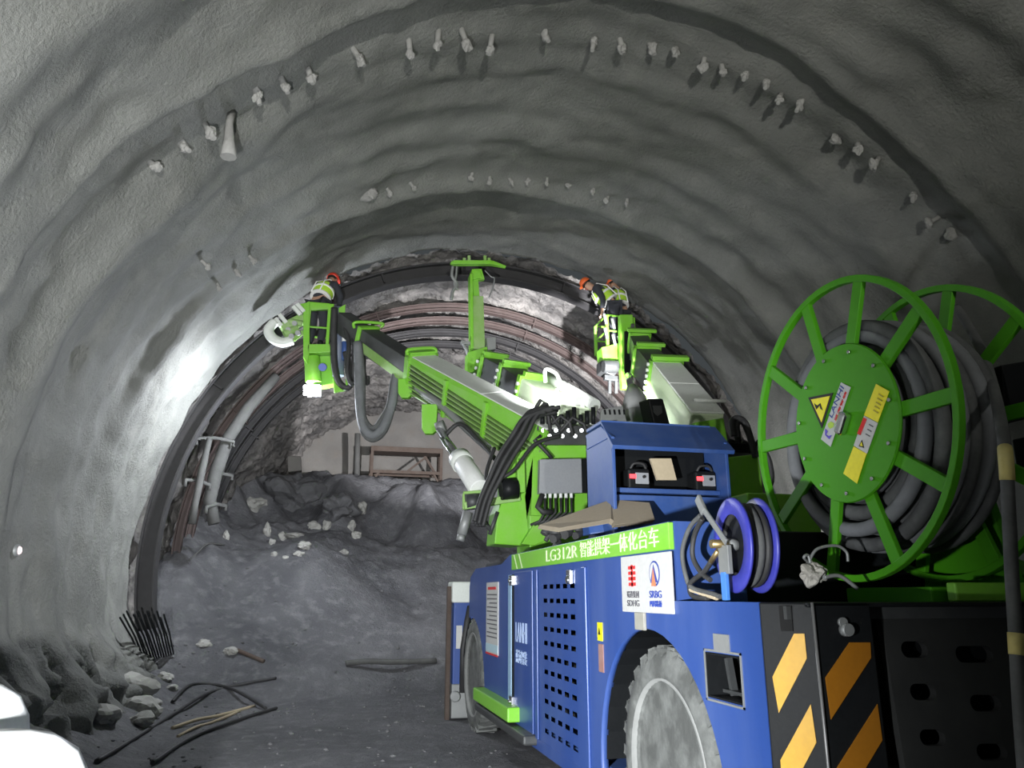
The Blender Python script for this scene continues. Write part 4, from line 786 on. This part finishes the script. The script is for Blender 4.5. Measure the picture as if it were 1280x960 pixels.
MB().tube(pth, .026, 12).build('cable_sheath', CABLE, pc)
TAPE = mat('dirty yellow tape', (.5, .42, .12), .6, dust=.3)
for (xa, ya), (xb, yb) in (((1257.5, 552), (1260, 607)), ((1269, 790), (1271.5, 826))):
    za, zb_ = P(xa, ya, Yc).z, P(xb, yb, Yc).z; MB().tube([p for p in pth if zb_ <= p.z <= za], .029, 12).build('tape_band', TAPE, pc, 0, 'yellow tape band')

# ------------------------------------------------------------------ workers
def skin_part(name, chains, m, parent, sub=2):
    vs, es, rs = [], [], []
    for ch in chains:
        prev = None
        for p, r_ in ch:
            p = V(p); idx = next((i for i, q in enumerate(vs) if (q - p).length < 1e-4), None)
            if idx is None: vs.append(p); rs.append(r_); idx = len(vs) - 1
            if prev is not None: es.append((prev, idx))
            prev = idx
    me = bpy.data.meshes.new(name); me.from_pydata([v - ORG[parent.name] for v in vs], es, []); o = bpy.data.objects.new(name, me); C.objects.link(o); o.parent = parent
    md = o.modifiers.new('skin', 'SKIN'); md.use_smooth_shade = True
    for i, sv in enumerate(me.skin_vertices[0].data): sv.radius = (rs[i], rs[i]); sv.use_root = (i == 0)
    if sub: s_ = o.modifiers.new('sub', 'SUBSURF'); s_.levels = sub; s_.render_levels = sub
    me.materials.append(m); ORG[o.name] = ORG[parent.name]; return o
def person(base, yaw, lean, label, helm, arms):
    b = V(base); o = thing('person', b, label, 'person', 'workers in the baskets'); Rz = Matrix.Rotation(yaw, 3, 'Z')
    def L(x, y, z): return b + Rz @ V((x, y, z))
    hip = V((0, 0, .92)); Lm = Matrix.Rotation(-lean, 3, 'X')           # +y is forward
    def TQ(x, y, z): return b + Rz @ (hip + Lm @ V((x, y, z)))
    pel, wst, chs, nk, hd0, hd1 = L(0, 0, .92), TQ(0, 0, .18), TQ(0, .01, .40), TQ(0, .02, .55), TQ(0, .05, .64), TQ(0, .06, .76)
    body = [[(pel, .13), (wst, .13), (chs, .15), (nk, .062), (hd0, .085), (hd1, .082)]]; legs = []; sl = []; boots = []
    for s in (-1, 1):
        hp_, kn, an, toe = L(s * .1, 0, .86), L(s * .12, .05, .48), L(s * .12, -.02, .08), L(s * .13, .16, .04)
        body.append([(pel, .13), (hp_, .09), (kn, .06), (an, .042), (toe, .035)]); legs.append([(pel, .15), (hp_, .105), (kn, .08), (an + V((0, 0, .06)), .07)]); boots.append([(an + V((0, 0, .12)), .065), (an, .062), (toe, .05)])
        sh = TQ(s * .19, .02, .48); el, ha = arms[s]; el = TQ(s * el[0], el[1], el[2]); ha = TQ(s * ha[0], ha[1], ha[2])
        body.append([(chs, .15), (sh, .062), (el, .045), (ha, .028)]); sl.append([(chs, .155), (sh, .08), (el, .062), (el.lerp(ha, .85), .05)])
        fd = (ha - el).normalized(); sd = fd.orthogonal().normalized(); nd = fd.cross(sd)
        palm = ha + fd * .05; body.append([(ha, .028), (palm, .034)])
        for k, ln in enumerate((.066, .078, .072, .056)):
            r0 = palm + sd * ((k - 1.5) * .019) + fd * .03; body.append([(palm, .034), (r0, .0095), (r0 + fd * ln * .55 + nd * .012, .009), (r0 + fd * ln * .8 + nd * .04, .008)])
        r0 = palm - sd * .036 - fd * .01; body.append([(palm, .034), (r0, .011), (r0 + fd * .03 - sd * .015 + nd * .02, .010), (r0 + fd * .055 - sd * .01 + nd * .035, .008)])
    bd_ = skin_part('body', body, SKIN, o)
    skin_part('trousers', legs, TROUS, o); skin_part('jacket', [[(pel + (wst - pel) * .2, .155), (wst, .155), (chs, .17), (nk, .075)]] + sl, TROUS, o)
    skin_part('boot', boots[:1], BLACK, o, 1); skin_part('boot', boots[1:], BLACK, o, 1)
    vs = skin_part('safety_vest', [[(pel + (wst - pel) * .5, .19), (wst + (chs - wst) * .3, .195), (chs, .21), (TQ(0, .0, .52), .13)]], VEST, o)
    upv = (chs - pel).normalized()
    for f in (.35, .8): 
        c_ = pel.lerp(chs, f); MB().lathe(c_ - upv * .025, upv, [(.196, 0), (.199, .01), (.199, .035), (.196, .045)], 24).build('reflective_band', REFL, vs)
    for s in (-1, 1): MB().tube([TQ(s * .09, -.185, .12), TQ(s * .09, -.185, .40), TQ(s * .09, -.07, .57), TQ(s * .09, .13, .5), TQ(s * .09, .19, .3)], .013, 6).build('reflective_band', REFL, vs)
    fw = (Rz @ Lm @ V((0, 1, 0))).normalized(); rt = (Rz @ V((1, 0, 0))); hu = (hd1 - hd0).normalized()
    hc_ = hd0.lerp(hd1, .45)
    MB().rock(hc_ + fw * .105 - hu * .01, .014, .02, .022, 1, 2, .1).build('nose', SKIN, bd_); 
    for s in (-1, 1): MB().rock(hc_ + rt * s * .095, .012, .02, .03, 2, 2, .1).build('ear', SKIN, bd_); MB().rock(hc_ + rt * s * .033 + fw * .087 + hu * .03, .011, .008, .007, 3, 2, .05).build('eye', INK, bd_)
    MB().cyl(hc_ + fw * .088 - hu * .055 - rt * .022, hc_ + fw * .088 - hu * .055 + rt * .022, .006, n=6).build('mouth', RED, bd_); MB().lathe(hc_ + hu * .035 - fw * .012, hu, [(.098, 0), (.1, .03), (.085, .06), (.0, .075)], 20).build('hair', INK, bd_)
    MB().lathe(hc_ + hu * .055, (hu - fw * .12), [(.118, 0), (.116, .03), (.102, .075), (.065, .11), (.0, .122)], 28).build('helmet', helm, o)
    m = MB(); m.lathe(hc_ + hu * .05 + fw * .03, (hu - fw * .1), [(.120, 0), (.135, .006), (.12, .014)], 24); m.build('helmet_brim', helm, o)
    return o
bz = P(398, 434, 13.4).z
person((P(396, 400, 13.6).x, 13.62, bz + .0), -0.6, .5, 'person in lime vest and red helmet leaning over the left basket', HELMET, {-1: ((.28, .12, .26), (.22, .36, .14)), 1: ((.30, .14, .28), (.16, .38, .2))})
bz = P(768, 436, 13.3).z
person((P(767, 420, 13.5).x, 13.4, bz), 1.25, .75, 'person in lime vest with orange helmet bending to the left from the right basket', HELMETO, {-1: ((.24, .12, .2), (.2, .3, .05)), 1: ((.26, .12, .2), (.18, .3, .06))})
person((P(770, 420, 13.8).x + .06, 13.66, bz), .2, .25, 'person with orange helmet behind the bending worker in the right basket', HELMETO, {-1: ((.28, .1, .26), (.2, .34, .2)), 1: ((.28, .12, .26), (.2, .34, .22))})

# ------------------------------------------------------------------ heading: stand, block, rocks
gz = lambda x, y: ground(x, y)
sx0, sx1 = P(461, 600, 24.3).x, P(551, 600, 24.3).x; Y = 24.3; ztop = P(500, 561, Y).z; zmid = P(500, 592, Y).z
zb0 = P(500, 607, Y).z
tag(MB().tube([P(447, 542, 24.6), P(446.5, 575, 24.6), P(446, 606, 24.6)], .09, 10).build('pale_pipe', RIBG), 'pale upright pipe before the grey face, left of the rusty stand', 'pipe')
sd_ = thing('rusty_stand', ((sx0 + sx1) / 2, Y, zb0), 'rusty steel trestle stand on the bench before the grey face', 'stand')
MB().box((sx0, Y - .35, ztop - .16), (sx1, Y + .35, ztop)).build('top_beam', RUST, sd_, .01)
for x in (sx0 + .05, sx1 - .05):
    for y in (Y - .3, Y + .3): MB().box((x - .045, y - .045, min(zb0, gz(x, y)) - .1), (x + .045, y + .045, ztop - .1)).build('leg', RUST, sd_, .006)
for y in (Y - .3, Y + .3): MB().box((sx0, y - .04, zmid - .05), (sx1, y + .04, zmid + .05)).build('cross_bar', RUST, sd_, .006)
MB().beam((sx1 - .5, Y + .3, ztop - .15), (sx1 - .1, Y + .3, zmid), .08, .08).build('brace', RUST, sd_); MB().beam((sx0 + 1.2, Y + .1, zmid + .1), (sx0 + 1.75, Y + .1, zmid + .55), .06, .06).build('brace', RUST, sd_)
for s in (0, 1):
    xx = (sx0 + .08, sx1 - .08)[s]; MB().beam((xx, Y - .3, zmid - .35), (xx + (.2, -.2)[s], Y - .3, zmid - .02), .06, .06).build('brace', RUST, sd_)
c_ = P(368, 578, 23.4); tag(MB().prism([P(359, 570, 23.4), P(376, 570, 23.4), P(377, 588, 23.4), P(360, 590, 23.4)], (0, .5, 0)).build('concrete_block', FACE, None, .03), 'squarish pale concrete block at the top left of the muck, before the face', 'block')
rk = [(282, 671, .25, .35), (333, 667, .3, .5), (340, 679, .22, .3), (353, 672, .3, .32), (367, 668, .7, .16), (380, 683, .5, .28), (373, 692, .3, .2), (342, 693, .22, .15), (356, 697, .18, .12), (392, 658, .45, .35), (408, 659, .35, .4), (438, 660, .4, .4), (445, 670, .35, .3), (430, 690, .3, .2), (318, 634, .8, .6), (450, 640, .5, .6)]
def hit_ground(px, py):
    d_ = ray(px, py); t = 4.0
    while t < 32:
        p = EYE + d_ * t
        if p.z <= ground(p.x, p.y): return p
        t += .03
    return EYE + d_ * 24
rk.sort()
for i, (x, y, s, h) in enumerate(rk):
    p = hit_ground(x, y + 3); k = .62
    tag(recenter(MB().rock(p + V((0, .05, h * .22)), s * k * .6, s * k * .45, max(h, .2) * k * .55, i + 3, 3, .55).build('broken_rock', ROCK), p), 'pale broken rock on the muck pile crest, %s from the left' % ORD[i], 'rock', 'pale rocks on the muck pile')
for i, (x, y, s, lab) in enumerate([(368, 620, 1.5, 'left of the gap, tallest'), (338, 602, .75, 'upper left under the pale block'), (425, 632, .9, 'right, beside the grey bench')]):
    p = hit_ground(x, y + 10); tag(recenter(MB().rock(p + V((0, .3, s * .1)), s * .62, s * .5, s * .45, i + 21, 4, .7).build('dark_boulder', ROCKD), p), 'large dark boulder at the top of the muck, ' + lab, 'boulder', 'dark boulders above the muck')
# foreground left: rubble bank, rods, cables
fr = [(140, 822, .30), (165, 868, .34), (178, 892, .26), (150, 850, .22), (188, 886, .16), (128, 900, .22), (205, 848, .12), (182, 772, .14), (255, 806, .12), (288, 816, .14), (176, 905, .16), (215, 862, .1)]
fr.sort()
for i, (x, y, s) in enumerate(fr):
    p = hit_ground(x, y); tag(recenter(MB().rock(p + V((0, 0, s * .2)), s, s * .8, s * .55, i + 40, 3, .5).build('rubble_stone', ROCK), p), 'grey stone in the rubble at the foot of the left wall, %s from the left' % ORD[i], 'stone', 'rubble stones by the left wall')
for i, (a, b_, m, rr, nm, lab) in enumerate([((215, 912), (318, 884), CARDL, .022, 'steel_rod', 'yellowish rod on the ground, upper one of the pair by the white drums'), ((222, 922), (300, 890), CARDL, .018, 'steel_rod', 'yellowish rod on the ground, lower one of the pair by the white drums'), ((285, 814), (330, 829), RUST, .035, 'steel_rod', 'short rusty red rod lying at the toe of the muck pile'), ((432, 832), (545, 829), RIBG, .05, 'pale_pole', 'long pale crusted pole lying on the ground before the truck'), ((236, 702), (280, 682), RIBG, .02, 'steel_rod', 'thin pale rod on the dark muck slope under the left rib')]):
    p, q = hit_ground(*a), hit_ground(*b_); k = V((0, 0, rr * .8)); md = p.lerp(q, .5); md.z = max(md.z, ground(md.x, md.y))
    tag(MB().tube(smooth_path([p + k, p.lerp(md, .5) + k + V((.0, 0, .02)), md + k, q + k], 4), rr, 7).build(nm, m), lab, 'pole' if 'pole' in nm else 'rod')
for i, pts in enumerate([[(120, 956), (170, 925), (220, 893), (262, 868), (310, 856), (345, 850)], [(190, 958), (240, 925), (300, 902), (345, 888)], [(215, 880), (240, 858), (285, 862), (332, 888)]]):
    pp_ = [hit_ground(x, y) + V((0, 0, .03)) for x, y in pts]
    tag(MB().tube(smooth_path(pp_), .024, 7).build('black_cable', RUBBER), ['long black cable across the ground from the white drums to the middle', 'black cable nearest the camera on the ground by the white drums', 'looped black cable at the foot of the rubble bank'][i], 'cable', 'cables on the ground')
o = thing('rebar_bundle', hit_ground(195, 815), 'fan of dark thin steel bars at the foot of the left arch rib', 'rebar')
rbm = []
for k in range(14):
    a, b_ = hit_ground(178 + k * 3.0, 828 - k * .8) , P(150 + k * 4.2, 772 - (k % 3) * 4, 12.6)
    b_.z = max(b_.z, ground(b_.x, b_.y) + .05); MB().tube([a, a.lerp(b_, .5) + V((0, 0, .04)), b_], .014, 5).build('steel_bar', BLACK, o)
# gravel nobody could count
gm = MB(); random.seed(11)
for k in range(620):
    x, y = random.uniform(-2.4, 2.2) if k % 3 else random.uniform(-2.6, 6), random.uniform(5, 21)
    s = random.choice((.010, .014, .018, .022, .035)); r_ = bmesh.ops.create_icosphere(gm.bm, subdivisions=1, radius=s); z = ground(x, y)
    for v in r_['verts']: v.co = V((v.co.x * random.uniform(.8, 1.3), v.co.y * random.uniform(.8, 1.3), v.co.z * .6)) + V((x, y, z + s * .2))
tag(gm.build('gravel', mat('grey gravel', (.11, .11, .115), .85, dust=.5, dustcol=(.2, .2, .2), dscale=6)), 'loose grey gravel scattered over the dark tunnel floor', 'gravel', None, 'stuff')
# white drums
def drum(c_, h, r_, lab):
    o = thing('plastic_drum', c_, lab, 'drum', 'white drums by the left wall'); c_ = V(c_)
    MB().lathe(c_, (0, 0, 1), [(r_ * .9, 0), (r_, .04), (r_, .3), (r_ + .012, .32), (r_ + .012, .36), (r_, .38), (r_, h * .62), (r_ + .012, h * .64), (r_, h * .67), (r_ * .99, h - .26), (r_ * .94, h - .16), (r_ * .8, h - .075), (r_ * .55, h - .02), (r_ * .3, h), (.0, h + .003)], 48).build('drum_body', DRUM, o)
drum((-1.58, 4.2, 0), 1.22, .33, 'round shouldered white plastic drum at the left edge, farther of the two'); drum((-1.08, 3.3, 0), 1.13, .33, 'round shouldered white plastic drum at the bottom left, nearer of the two')
